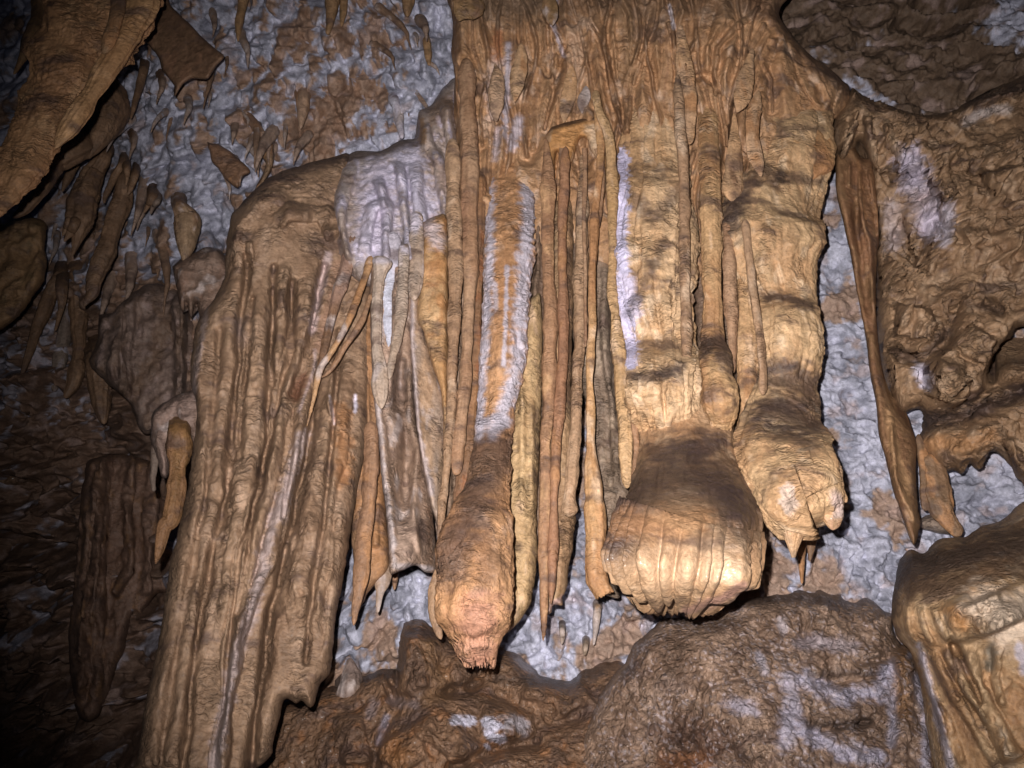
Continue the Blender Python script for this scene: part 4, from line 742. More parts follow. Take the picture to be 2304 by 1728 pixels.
# ------------------------------------------------------------------ right hand side
KD = TC(1040, 1000, 1060, 900, 1120, 850, 1200, 980, 1290, 1000, 1300, 1250, 1310, 1500) + TF(1300, 0, 1290, 300, 1310, 600, 1340, 800, 1390, 960, 1480, 1060, 1540, 1190, 1540, 1400, 1555, 1659) + TI(1565, 100, 1560, 180, 1540, 265, 1525, 272, 1500, 230, 1460, 120, 1420, 0) + TF(1400, 1500, 1350, 1300, 1310, 1150, 1290, 950, 1260, 800, 1220, 500, 1190, 350, 1130, 0) + TC(1150, 1659, 1090, 1400, 1045, 1200)
relief_obj('drapery', KD, [(1890, 380, 2.66), (1960, 450, 2.72), (1950, 700, 2.66), (2000, 950, 2.58), (2060, 1226, 2.54)], M_FLOW, ((0.24, 0.13, 0.065), (0.19, 0.115, 0.055), (0.32, 0.2, 0.1)),
           label='long dark brown blade-like drapery tapering to a point before the white gully', cat='drapery', seed=141, R=15, bulge=.06, crk=.35, jit=1.5, a2=.003,
           ridges=[(TC(1130, 1000, 1120, 1170), 5, .03, 'r'), (TC(1180, 1000, 1200, 1250, 1250, 1500) + TF(1260, 100, 1290, 500), 6, .04, 'r'), (TC(1250, 1020, 1300, 1250, 1310, 1500), 6, .04, 'r'), (TF(1380, 1000, 1420, 1400) + TI(1540, 150), 9, .03), (TC(1170, 1300, 1200, 1659) + TF(1240, 500), 12, -.04)],
           stains=[(TC(1180, 1000, 1230, 1400), 5, OCHRE, .7), (TC(1260, 1050, 1310, 1400), 5, OCHRE, .7), (TF(1370, 800, 1400, 1200, 1520, 1659), 15, (0.40, 0.25, 0.12), .8)])
RM = TC(1110, 600, 1140, 560, 1200, 600, 1350, 650, 1450, 690, 1600, 715, 1750, 705, 1850, 640, 2000, 560, 2110, 520, 2300, 440, 2700, 400, 2700, 1600) + TF(2700, 500, 2350, 500, 2180, 480, 2120, 540, 2060, 590, 2000, 700, 1990, 800, 2030, 820, 2050, 750, 2100, 700, 2350, 690, 2700, 700, 2700, 1500, 2350, 1500, 2212, 1470, 2100, 1320, 2000, 1250, 1965, 1300, 1925, 1365, 1890, 1340, 1870, 1320, 1845, 1370, 1815, 1392, 1780, 1370, 1700, 1370, 1620, 1310, 1570, 1240, 1540, 1185, 1560, 1160, 1580, 1100, 1565, 980, 1440, 1020, 1390, 960, 1340, 820, 1300, 600, 1290, 300, 1290, 0) + \
     TC(1290, 1500, 1270, 1200, 1260, 1040, 1240, 980, 1200, 900, 1180, 880, 1150, 960, 1090, 1060, 1060, 1100, 1035, 1050, 1020, 930, 1020, 780)
rm_r = [(TC(1180, 640, 1120, 850, 1060, 1000), 10, .05, 'r'), (TC(1250, 680, 1240, 850, 1290, 1050), 11, .05, 'r'), (TC(1360, 720, 1380, 900, 1440, 950, 1430, 1140), 12, .06, 'r'), (TC(1290, 1040, 1420, 1130), 8, .04, 'r'), (TC(1480, 850, 1450, 950), 9, .04, 'r'), (TC(1560, 870, 1620, 1100, 1740, 1280), 12, .05, 'r'), (TC(1700, 900, 1700, 1150, 1750, 1250), 14, .03, 'r'),
        (TC(1380, 1100, 1400, 1300, 1450, 1600), 40, -.10), (TC(1540, 1150, 1620, 1400, 1560, 1600), 42, -.10), (TC(1560, 1500, 1700, 1400), 30, .05), (TF(1500, 50, 1600, 30, 1690, 60), 34, .07, 'r'), (TF(1520, 330, 1500, 560), 56, .09, 'r'), (TF(1420, 160, 1400, 260), 16, .03, 'r'),
        (TF(1380, 640, 1560, 700, 1720, 560, 1780, 350), 15, -.09), (TF(1800, 650, 1700, 850, 1650, 950), 40, .10, 'r'), (TF(2000, 500, 1900, 700), 60, .06, 'r'), (TF(1600, 1060, 1800, 1040, 2000, 900, 2250, 860), 22, -.12), (TF(1560, 760, 1600, 860), 16, -.07), (TF(1700, 1250, 1850, 1230, 2000, 1100, 2200, 1050), 24, .03),
        (TF(2050, 650, 2180, 560), 20, -.12), (TF(1900, 300, 2000, 340, 2060, 380), 13, -.06), (TC(1850, 680, 2212, 560), 18, .05), (TC(1950, 1150, 2212, 1050), 50, .05), (TC(1800, 1500, 2000, 1400), 50, .05), (TF(2100, 1150, 2200, 1400), 20, .05)]
relief_obj('flowstone_mass', RM, [(1910, 210, 2.66), (2000, 300, 2.66), (2150, 260, 2.74), (2300, 180, 2.7), (2100, 400, 2.62), (2300, 450, 2.55), (2000, 600, 2.74), (2150, 650, 2.62), (2300, 650, 2.56), (2050, 800, 2.66), (2000, 900, 2.72), (2120, 850, 2.56), (2300, 950, 2.56), (2070, 980, 2.70), (2200, 1020, 2.6), (2400, 700, 2.45), (2400, 200, 2.55), (2400, 1100, 2.5)], M_FLOW,
           ((0.30, 0.20, 0.11), (0.22, 0.14, 0.075), (0.36, 0.26, 0.16)), label='massive undulating brown flowstone on the right edge with a drip-fringed rim and toothed lower lip', cat='flowstone', seed=151, R=30, bulge=.14, thick=.5, ridges=rm_r, crk=1.0, shelf=.055, a1=.045, a2=.016, a3=.004, f1=(8, 8, 7), step=2.8,
           stains=[(TC(1850, 760, 1950, 700, 2100, 680), 15, (0.46, 0.42, 0.38), .75), (TC(1500, 1000, 1560, 1200, 1640, 1400), 42, (0.56, 0.55, 0.66), .8), (TC(1400, 1300, 1400, 1500), 28, (0.46, 0.42, 0.42), .7), (TC(1750, 1300, 1720, 1500), 20, (0.48, 0.47, 0.52), .75), (TC(1560, 1250, 1450, 1350), 34, (0.40, 0.29, 0.2), .5),
                   (TF(1560, 740, 1600, 820), 20, (0.62, 0.62, 0.72), .9), (TF(1600, 1060, 1900, 1000, 2212, 880), 26, DUST_SHADE, .8), (TC(1140, 590, 1500, 740, 1800, 740), 16, (0.13, 0.08, 0.045), .7), (TF(1620, 1200, 1900, 1200, 2000, 1150), 22, (0.38, 0.21, 0.09), .8), (TF(1400, 620, 1560, 690, 1740, 500), 16, DUST_SHADE, .6),
                   (TF(1850, 320, 2050, 370), 13, DUST_SHADE, .5), (TC(1850, 640, 2212, 540), 20, DUST_SHADE, .7), (TC(1260, 900, 1270, 980), 12, (0.5, 0.38, 0.24), .6), (TC(1400, 850, 1420, 950), 12, (0.5, 0.38, 0.24), .6), (TC(1120, 850, 1100, 1000), 10, (0.5, 0.38, 0.24), .5)])
for i, (r, lb) in enumerate([([(-300, 1570, 1680), (0, 1600, 1780), (100, 1680, 1790), (180, 1750, 1845), (215, 1800, 1850)], 'brown knife-shaped stalactite slanting over the white hollow on the right'),
                             ([(-420, 1540, 1570), (-200, 1560, 1640), (0, 1570, 1640), (60, 1580, 1620)], 'small brown stub stalactite beside the tip of the long dark drapery')]):
    solo('stalactite', lb, 'stalactite', TI, 2.72, r, ((0.24, 0.15, 0.08), (0.17, 0.11, 0.06), OCHRE), None, seed=161 + i, cap=.04, crk=.4, squash=.6)
relief_obj('boulder', TI(1565, 110, 1600, 90, 1650, 80, 1720, 95, 1760, 130, 1800, 180, 1780, 210, 1700, 200, 1600, 180, 1560, 150), 2.84, M_ROCK, ((0.30, 0.24, 0.18), (0.24, 0.18, 0.13), PALE), label='small rounded grey-brown knob on the white wall under the knife-shaped stalactite', cat='flowstone knob', seed=163, R=30, bulge=.08)

# ------------------------------------------------------------------ lower rock masses
n_poly = TI(1385, 690, 1395, 600, 1410, 500, 1430, 400, 1450, 350, 1500, 300, 1540, 310, 1585, 325, 1640, 270, 1700, 232, 1850, 218, 1900, 185, 1960, 150, 2050, 130, 2110, 90, 2170, 30, 2260, -20, 2700, -200, 2700, 1800, 1700, 1900, 1640, 1659, 1600, 1400, 1560, 1100, 1500, 930, 1430, 860, 1400, 780)
n_r = [(TI(1480, 600, 1500, 800, 1540, 900), 10, .03, 'r'), (TI(1560, 640, 1600, 800, 1650, 900), 10, .03, 'r'), (TI(1640, 640, 1700, 800, 1760, 860), 12, .035, 'r'), (TI(1750, 600, 1850, 780, 1880, 860), 34, .05, 'r'), (TI(2000, 560, 2100, 800), 80, .08),
       (TI(1850, 860, 1900, 1150, 2050, 1400, 2150, 1659), 26, .08, 'r'), (TI(2060, 880, 2030, 1100, 2100, 1300), 14, .03, 'r'), (TI(1990, 930, 2020, 1050), 20, -.03), (TI(1560, 900, 1620, 1150, 1700, 1400, 1760, 1659), 10, .04, 'r'), (TI(1620, 900, 1750, 1150, 1950, 1500, 2050, 1659), 13, .04, 'r'), (TI(1700, 900, 1850, 1150, 2000, 1400), 13, .04, 'r'), (TI(1780, 900, 1950, 1250), 10, -.07), (TI(1640, 1200, 1850, 1659), 12, .03, 'r'), (TI(2212, 1150, 2120, 1250, 2212, 1600), 30, .03, 'r')]
relief_obj('flowstone_boulder', n_poly, [(2020, 1250, 2.58), (2100, 1240, 2.5), (2300, 1150, 2.5), (2020, 1400, 2.44), (2150, 1360, 2.30), (2300, 1350, 2.25), (2100, 1500, 2.5), (2180, 1600, 2.46), (2300, 1600, 2.35), (2100, 1728, 2.58), (2500, 1400, 2.2)], M_FLOW,
           ((0.46, 0.33, 0.18), (0.34, 0.21, 0.10), (0.54, 0.44, 0.30)), label='large bulging boulder of flowstone with dark brown crown and cream folded fringe, bottom right', cat='flowstone', seed=171, R=60, bulge=.2, thick=.5, ridges=n_r, crk=.8, a1=.012, a2=.006,
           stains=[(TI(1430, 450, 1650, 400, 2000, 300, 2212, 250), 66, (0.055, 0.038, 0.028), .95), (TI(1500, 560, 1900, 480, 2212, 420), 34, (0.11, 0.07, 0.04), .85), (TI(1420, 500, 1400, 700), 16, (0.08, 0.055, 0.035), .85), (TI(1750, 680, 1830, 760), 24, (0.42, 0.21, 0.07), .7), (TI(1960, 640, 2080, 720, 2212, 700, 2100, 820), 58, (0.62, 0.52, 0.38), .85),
                   (TI(1560, 900, 1640, 1200, 1760, 1659), 11, (0.40, 0.40, 0.46), .8), (TI(2010, 900, 2000, 1040), 15, (0.14, 0.14, 0.11), .8), (TI(2180, 900, 2212, 1050), 14, (0.5, 0.5, 0.58), .7), (TI(2190, 1200, 2150, 1350), 24, (0.36, 0.19, 0.08), .6), (TI(1700, 1100, 1900, 1500), 18, BROWN, .5)])
rk = ((0.30, 0.21, 0.14), (0.18, 0.12, 0.078), (0.35, 0.26, 0.19))
mound = TI(1400, 700, 1360, 690, 1335, 680, 1290, 635, 1230, 600, 1200, 605, 1160, 635, 1100, 615, 1060, 580, 1000, 575, 940, 550, 880, 570, 800, 545, 740, 575, 640, 585, 480, 605, 350, 640, 200, 720, 0, 725) + TH(2150, 735, 2080, 730, 1990, 780, 1940, 830, 1860, 900, 1810, 1000, 1740, 1080, 1660, 1200, 1560, 1400, 1480, 1600, 1450, 1900, 1800, 1950) + TI(600, 1950, 1750, 1900, 1720, 1659, 1640, 1300, 1580, 1050, 1500, 900, 1440, 880, 1400, 800)
mo_r = [(TI(0, 1550, 300, 1659, 500, 1700), 70, -.10), (TI(200, 1350, 100, 1500), 40, -.08), (TI(900, 1120, 1300, 1090), 14, -.05), (TI(1150, 1000, 1350, 970), 9, -.04), (TI(900, 1420, 1250, 1380), 13, -.05), (TI(500, 1080, 200, 1150), 10, -.04), (TI(1420, 900, 1480, 1200, 1440, 1659), 20, .07, 'r'),
        (TI(1550, 900, 1620, 1200, 1680, 1600), 12, .05, 'r'), (TI(900, 600, 1000, 640), 22, .05, 'r'), (TI(1250, 680, 1280, 740), 24, .05, 'r'), (TI(780, 640, 900, 700), 18, .03), (TI(830, 700, 840, 850), 8, -.03), (TI(0, 800, 200, 760, 400, 700), 28, -.04), (TI(1200, 1250, 1100, 1450), 12, .03)]
relief_obj('popcorn_mound', mound, [(1420, 1420, 2.72), (1600, 1350, 2.74), (1800, 1330, 2.8), (1980, 1390, 2.8), (1600, 1500, 2.56), (1850, 1500, 2.66), (2000, 1550, 2.72), (1400, 1600, 2.66), (1600, 1700, 2.46), (1900, 1700, 2.56), (1300, 1750, 2.7), (2100, 1700, 2.7)], M_ROCK, rk,
           label='wide brown mound of knobbly cave popcorn with white crust streaks, below the glossy bulb', cat='rock mound', seed=181, R=42, bulge=.16, thick=.4, ridges=mo_r, crk=.9, pop=.022, popcell=24, specks=.6, a1=.03, a2=.014, lay=.012, jit=5, f1=(5, 5, 5),
           stains=[(TI(0, 740, 400, 640, 800, 590, 1200, 640), 15, (0.075, 0.05, 0.035), .8), (TI(850, 1110, 950, 1160, 1100, 1230), 26, (0.42, 0.43, 0.53), .8), (TI(750, 1100, 780, 1260, 730, 1500), 26, (0.42, 0.42, 0.5), .75), (TI(1150, 1180, 1300, 1200, 1360, 1050), 22, (0.42, 0.43, 0.53), .8), (TI(830, 1430, 950, 1480, 1100, 1560, 1300, 1600), 24, (0.42, 0.43, 0.53), .8),
                   (TI(1400, 1000, 1390, 1500), 15, (0.42, 0.43, 0.52), .75), (TI(1540, 1100, 1600, 1300, 1600, 1659), 15, (0.42, 0.43, 0.52), .75), (TI(380, 1260, 520, 1290), 24, (0.42, 0.42, 0.5), .7), (TI(560, 950, 600, 1050), 12, (0.4, 0.42, 0.5), .6), (TI(1450, 950, 1460, 1300), 26, (0.28, 0.16, 0.07), .8), (TI(50, 1450, 300, 1500, 120, 1659), 60, (0.10, 0.055, 0.035), .8),
                   (TI(0, 1640, 200, 1640), 40, (0.24, 0.11, 0.045), .7), (TI(900, 1080, 1250, 1060), 13, (0.10, 0.07, 0.05), .8), (TI(880, 1390, 1250, 1370), 13, (0.10, 0.07, 0.05), .8), (TI(700, 740, 720, 800), 14, (0.5, 0.48, 0.5), .6), (TI(820, 870, 1150, 900), 20, (0.42, 0.4, 0.45), .5), (TI(1500, 960, 1560, 940), 8, (0.45, 0.45, 0.52), .7)])
cone = TH(395, 1150, 400, 1000, 405, 900, 430, 800, 445, 745, 500, 730, 560, 745, 640, 800, 720, 850, 830, 900, 950, 930, 1050, 920, 1150, 950, 1260, 1060, 1330, 1100, 1400, 1105, 1470, 1115, 1540, 1060, 1600, 1030, 1700, 1000, 1800, 1000, 1850, 1100, 1750, 1350, 1600, 1900, 900, 1950, -400, 1950, -420, 1400) + [(640, 1580)] + TH(-200, 1230, -100, 1170, 0, 1150, 60, 1150, 130, 1110, 230, 1070, 330, 1040, 390, 1060)
co_r = [(TH(500, 800, 480, 1000, 400, 1200), 60, .06, 'r'), (TH(650, 950, 720, 1150), 30, -.04), (TH(380, 1230, 700, 1180, 1000, 1100), 14, -.05), (TH(700, 1200, 900, 1160, 1150, 1250, 1350, 1300), 20, -.07), (TH(300, 1100, 380, 1300, 280, 1500, 250, 1659), 12, -.05), (TH(550, 1300, 750, 1500, 950, 1659), 40, .06, 'r'), (TH(750, 1659, 1000, 1550, 1250, 1500), 22, -.10), (TH(900, 1380, 1150, 1380), 44, .06, 'r'), (TH(100, 1300, 120, 1659), 36, .05, 'r'), (TH(1150, 1150, 1400, 1250, 1600, 1150), 40, .06, 'r'), (TH(1250, 1400, 1500, 1350), 30, -.05), (TH(350, 1450, 500, 1659), 50, .06, 'r')]
relief_obj('rock_ledge', cone, [(900, 1420, 2.82), (960, 1520, 2.72), (1300, 1540, 2.9), (1100, 1480, 2.86), (640, 1600, 2.9), (800, 1560, 2.9), (780, 1700, 2.75), (1000, 1650, 2.66), (1250, 1700, 2.7), (1380, 1550, 2.86), (700, 1800, 2.8), (1100, 1850, 2.6)], M_ROCK, ((0.23, 0.14, 0.078), (0.14, 0.088, 0.055), (0.26, 0.13, 0.055)),
           label='dark rust-brown rock ledge with a cone-shaped hump and white crust spots along the bottom edge', cat='rock ledge', seed=191, R=44, bulge=.16, thick=.4, ridges=co_r, crk=.7, a1=.04, a2=.014, lay=.014, jit=5, f1=(5, 5, 5),
           stains=[(TH(760, 1370, 850, 1370), 15, (0.55, 0.57, 0.66), .95, .5), (TH(950, 1380, 1030, 1400, 960, 1450, 1050, 1480), 13, (0.55, 0.57, 0.66), .95, .5), (TH(1100, 1370, 1180, 1400), 22, (0.42, 0.42, 0.45), .85), (TH(950, 1520, 970, 1535), 6, (0.55, 0.57, 0.66), .9), (TH(330, 1350, 280, 1500), 11, (0.3, 0.3, 0.36), .8), (TH(360, 1250, 500, 1260), 14, (0.3, 0.24, 0.22), .7), (TH(250, 1250, 230, 1330), 14, (0.3, 0.26, 0.26), .6),
                   (TH(0, 1160, 200, 1100, 380, 1050), 13, (0.05, 0.035, 0.03), .7), (TH(350, 1500, 400, 1600), 40, (0.28, 0.13, 0.04), .6), (TH(1150, 980, 1230, 1060), 12, (0.42, 0.4, 0.42), .7), (TH(600, 1230, 700, 1180, 600, 900), 24, (0.22, 0.13, 0.06), .6), (TH(1020, 1100, 1400, 1130, 1650, 1060), 18, (0.06, 0.045, 0.035), .7)])

# ------------------------------------------------------------------ upper left: the great stalactite and blades
g = thing('great_stalactite', 'huge ochre-brown stalactite with ringed skin slanting from the top left corner, nearest of all', 'stalactite', at(230, -200, 2.3))
spg = [(330, -260, 2.35, 175), (262, -60, 2.25, 150)] + [(x, y, Y, w) for x, y, Y, w in [(216, 40, 2.22, 112), (172, 110, 2.2, 96), (140, 180, 2.18, 84), (105, 250, 2.16, 72), (72, 320, 2.14, 60), (42, 380, 2.12, 50), (18, 430, 2.11, 38), (-8, 475, 2.10, 18), (-20, 500, 2.1, 6)]]
tube_obj('ringed_body', spg, M_FLOW, ((0.40, 0.235, 0.11), (0.32, 0.18, 0.085), (0.44, 0.28, 0.14)), g, crk=.9, seed=201, squash=.8, flute=.06, lump=.10, ripple=.006, cap=.02, step=2.8)
tube_obj('side_spine', [(330, -120, 2.2, 40), (318, 10, 2.16, 34), (290, 70, 2.15, 28), (240, 150, 2.14, 26), (200, 220, 2.13, 25), (165, 270, 2.12, 24), (140, 305, 2.12, 16), (122, 335, 2.12, 4)], M_FLOW, ((0.42, 0.26, 0.12), (0.34, 0.2, 0.09), TAN), g, crk=.5, seed=202, cap=.03)
tube_obj('side_spine', [(270, -60, 2.12, 18), (262, 30, 2.1, 16), (245, 90, 2.1, 15), (232, 122, 2.1, 5)], M_FLOW, ((0.26, 0.17, 0.09), (0.2, 0.12, 0.06), OCHRE), g, crk=.6, seed=203, cap=.05)
relief_obj('drapery', TA(860, -200, 1000, -200, 1040, -50, 1060, 30, 1130, 100, 1230, 200, 1310, 280, 1392, 348, 1340, 420, 1290, 490, 1200, 488, 1150, 515, 1120, 550, 1085, 602, 1090, 550, 1060, 500, 1010, 430, 990, 370, 950, 310, 900, 260, 845, 240, 800, 60), [(310, 0, 2.75), (350, 80, 2.7), (480, 120, 2.62), (395, 210, 2.66)], M_FLOW,
           ((0.20, 0.125, 0.07), (0.155, 0.095, 0.055), (0.24, 0.14, 0.08)), label='flat smooth brown fin-shaped drapery behind the huge upper left stalactite', cat='drapery', seed=204, R=10, bulge=.03, crk=.2, a1=.008, a2=.003, jit=2, thick=.06)
G3 = 'stalactites hanging in the dim left recess'
def px(*a): return [tuple(a[i:i + 4]) for i in range(0, len(a), 4)]
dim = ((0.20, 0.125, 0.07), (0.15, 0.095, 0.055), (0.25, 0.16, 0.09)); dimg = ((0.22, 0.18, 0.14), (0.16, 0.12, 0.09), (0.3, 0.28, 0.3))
LST = [
    ('thin olive-brown stalactite high in the top left corner', px(105, -80, 2.9, 26, 92, 30, 2.85, 20, 70, 80, 2.8, 14, 50, 130, 2.8, 9, 30, 168, 2.8, 3), OLVP),
    ('curved brown stalactite half hidden in the black shadow of the huge one', px(190, 330, 3.0, 30, 120, 370, 2.95, 24, 90, 430, 2.9, 20, 55, 470, 2.9, 14, 28, 490, 2.9, 4), dim),
]
def tl(Y, *r):
    out = []
    for (y, a, b) in r:
        (xa, yy), (xb, _) = TL(a, y, b, y); out.append(((xa + xb) / 2, yy, Y, max(2, (xb - xa) / 2)))
    return out
LST += [
    ('broad brown blade with a pointed foot between the huge stalactite and the mottled ceiling', [(250, 190, 3.1, 18), (245, 230, 3.05, 38), (238, 270, 3.02, 34), (222, 310, 3.0, 24), (205, 340, 3.0, 10), (197, 358, 3.0, 3)], dim),
    ('knobbly three-pronged brown stalactite in the dim recess', tl(3.3, (180, 860, 1000), (350, 740, 930), (480, 700, 880), (600, 620, 860), (720, 600, 850), (820, 590, 800), (930, 640, 740), (1090, 632, 650)), dim),
    ('first short prong on the three-pronged stalactite', tl(3.28, (760, 590, 650), (850, 565, 620), (915, 548, 560)), dim),
    ('second short prong on the three-pronged stalactite', tl(3.27, (780, 640, 710), (880, 600, 660), (965, 560, 578)), dim),
    ('long smooth brown rod-shaped stalactite with a knob at its foot', tl(3.35, (380, 1040, 1160), (600, 1000, 1160), (800, 930, 1090), (1000, 880, 1030), (1200, 800, 960), (1330, 770, 910), (1420, 770, 880), (1480, 750, 820), (1545, 738, 752)), dim),
    ('smooth brown pendant with a glistening upper edge left of the flowstone shoulder', tl(3.15, (640, 1540, 1660), (760, 1550, 1780), (900, 1570, 1740), (1050, 1600, 1700), (1135, 1615, 1650)), ((0.27, 0.19, 0.11), (0.22, 0.13, 0.07), PALE)),
    ('thin brown spike beside the rod-shaped stalactite', tl(3.3, (250, 1060, 1130), (400, 980, 1040), (550, 915, 965), (625, 915, 930)), dim),
    ('slim bent stalactite tapering beside the three-pronged one', tl(3.3, (150, 640, 740), (300, 600, 690), (420, 560, 630), (520, 545, 558)), dim),
    ('tiny paired drip above the dim shelf', tl(3.25, (350, 1180, 1240), (480, 1140, 1190), (550, 1128, 1142)), dim),
    ('tiny white-tipped drip beside the paired one', tl(3.25, (300, 1080, 1160), (400, 1110, 1150), (468, 1112, 1125)), dim),
    ('small forked drip with a bright water bead under the pale ceiling', tl(3.2, (560, 1300, 1400), (640, 1290, 1340), (710, 1270, 1290)), dim),
    ('small drip just right of the forked one', tl(3.2, (590, 1370, 1430), (650, 1340, 1380), (720, 1330, 1345)), dimg),
]
TD4 = lambda Y, r: [((a + b) / 2 * .36166, 564 + y * .36166, Y, max(2, (b - a) / 2 * .36166)) for y, a, b in r]
TG4 = lambda Y, r: [((a + b) / 2 * .36166, 1128 + y * .36166, Y, max(2, (b - a) / 2 * .36166)) for y, a, b in r]
LST += [
    ('long thin dark stalactite slanting over the bluish patch on the far left', TD4(3.9, [(150, 330, 420), (300, 260, 350), (500, 190, 260), (650, 150, 200), (800, 118, 135)]), dim),
    ('short stalactite with a bead at its tip beside the long thin dark one', TD4(3.8, [(200, 360, 430), (350, 360, 400), (500, 335, 350)]), dim),
    ('two-stemmed brown stalactite cluster above the black cleft', TD4(4.0, [(150, 400, 560), (400, 440, 540), (600, 450, 530), (800, 420, 500), (920, 395, 420)]), dim),
    ('pale ribbed stub left of the brown stem cluster', TD4(4.05, [(350, 380, 440), (600, 340, 430), (750, 320, 390), (880, 320, 350)]), dimg),
    ('dark cone-shaped stalactite pointing down above the rock shelf', TD4(3.9, [(700, 540, 720), (850, 560, 700), (1000, 600, 680), (1080, 640, 660)]), dim),
    ('wide brown wedge-shaped pendant in the middle of the left recess', TD4(3.8, [(760, 720, 1050), (900, 800, 1000), (1020, 850, 950), (1130, 880, 910)]), dimg),
    ('amber tapering stalactite close beside the great left drapery', TD4(2.75, [(1130, 1060, 1180), (1250, 1045, 1190), (1400, 1040, 1160), (1659, 1020, 1120)]) + TG4(2.75, [(150, 985, 1070), (300, 965, 1020), (390, 962, 975)]), ((0.30, 0.17, 0.06), (0.27, 0.15, 0.07), OCHRE)),
    ('grey thin stalactite left of the amber one', TD4(2.85, [(1100, 950, 1010), (1250, 935, 990), (1400, 930, 980), (1500, 945, 975)]), dimg),
]
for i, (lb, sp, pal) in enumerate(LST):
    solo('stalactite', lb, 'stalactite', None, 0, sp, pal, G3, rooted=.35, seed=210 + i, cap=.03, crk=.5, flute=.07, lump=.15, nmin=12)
# dim curtains and masses in the recess
for i, (nm, ct, lb, T, pts, Y, pal) in enumerate([
    ('drapery', 'drapery', 'large dark olive drapery sagging at the left edge below the huge stalactite', TL, (-400, 700, 0, 800, 150, 760, 330, 760, 420, 820, 400, 1000, 420, 1150, 400, 1300, 300, 1450, 200, 1580, 80, 1700, -100, 1800, -400, 1900), 3.3, OLVP),
    ('drapery', 'drapery', 'dim mauve-brown fluted curtain in the left recess behind the great drapery', TD, (620, 400, 700, 380, 780, 300, 900, 220, 1000, 210, 1100, 250, 1200, 400, 1230, 700, 1200, 900, 1100, 1000, 950, 1130, 880, 1130, 820, 980, 780, 920, 640, 800, 560, 700, 600, 560), 3.55, ((0.22, 0.165, 0.13), (0.155, 0.105, 0.07), (0.26, 0.2, 0.17))),
    ('drapery', 'drapery', 'lichen-grey knob-headed curtain hugging the left side of the great drapery', TD, (940, 1090, 960, 1000, 1050, 930, 1150, 880, 1250, 900, 1300, 1300, 1250, 1500, 1180, 1200, 1130, 1120, 1070, 1200, 1050, 1400, 1000, 1400, 960, 1250, 935, 1180), 2.78, ((0.26, 0.19, 0.15), (0.2, 0.14, 0.1), PALE)),
    ('drapery', 'drapery', 'dark reddish fluted drapery low in the left recess ending in a rounded foot', TG, (540, -250, 700, -300, 900, -260, 1020, -200, 1040, 100, 1000, 380, 1060, 420, 1050, 560, 980, 570, 900, 680, 870, 760, 840, 700, 800, 780, 760, 950, 720, 1050, 680, 1200, 600, 1350, 520, 1370, 470, 1280, 430, 1000, 440, 700, 480, 300, 500, 0), 3.98, ((0.20, 0.13, 0.09), (0.14, 0.085, 0.055), (0.24, 0.14, 0.07))),
    ('drapery', 'drapery', 'brown lobed drapery hanging left of the shoulder with short dripping ends', TL, (1520, 1180, 1600, 1130, 1750, 1050, 1850, 1020, 1980, 1060, 2080, 1300, 2000, 1500, 1940, 1900, 1860, 2300, 1790, 2250, 1790, 1900, 1750, 1500, 1690, 1650, 1660, 1500, 1620, 1600, 1560, 1350), 3.1, ((0.25, 0.18, 0.13), (0.19, 0.12, 0.08), PALE)),
    ('rock_shelf', 'rock shelf', 'dim brown rock shelf with a dark cleft above it in the left recess', TD, (-300, 1250, 200, 1180, 450, 1120, 640, 1080, 800, 1120, 870, 1150, 930, 1250, 850, 1350, 720, 1350, 560, 1480, 300, 1450, -300, 1500), 4.3, dim),
    ('rock_shelf', 'rock shelf', 'lower olive-brown rock hump in the darkest left corner', TG, (-300, 450, 150, 400, 330, 430, 350, 560, 200, 640, -300, 700), 4.6, OLVP),
    ('drapery', 'drapery', 'leaf-shaped brown drapery stuck to the pale ceiling left of the shoulder', TA, (1290, 880, 1400, 920, 1560, 1060, 1510, 1100, 1480, 1165, 1420, 1130, 1340, 1030, 1300, 960), 2.98, ((0.26, 0.155, 0.09), (0.2, 0.12, 0.07), OCHRE)),
    ('drapery', 'drapery', 'narrow brown hooked drapery on the pale ceiling just above the shoulder', TA, (1610, 910, 1700, 900, 1690, 1050, 1620, 1160, 1580, 1200, 1650, 1050, 1630, 980), 2.96, ((0.28, 0.19, 0.11), (0.22, 0.14, 0.08), OCHRE))]):
    P = T(*pts)
    fr = []
    if i in (1, 3): fr = [([(x0, P[0][1] - 100), (x0 - random.uniform(0, 30), P[0][1] + 250), (x0 - random.uniform(20, 60), P[0][1] + random.uniform(300, 600))], random.uniform(7, 18), random.uniform(.04, .10), 'r') for x0 in [min(p[0] for p in P) + (max(p[0] for p in P) - min(p[0] for p in P)) * random.random() for _ in range(7)]]
    relief_obj(nm, P, Y, M_FLOW if nm == 'drapery' else M_ROCK, pal, label=lb, cat=ct, seed=240 + i, R=22 if i < 7 else 8, bulge=.10 if i < 7 else .03, crk=.6, a1=.035 if i < 7 else .01, a2=.010 if i < 7 else .005, lay=.02 if i < 7 else 0, thick=.25 if i < 7 else .05, ridges=fr, jit=4, step=3.6)

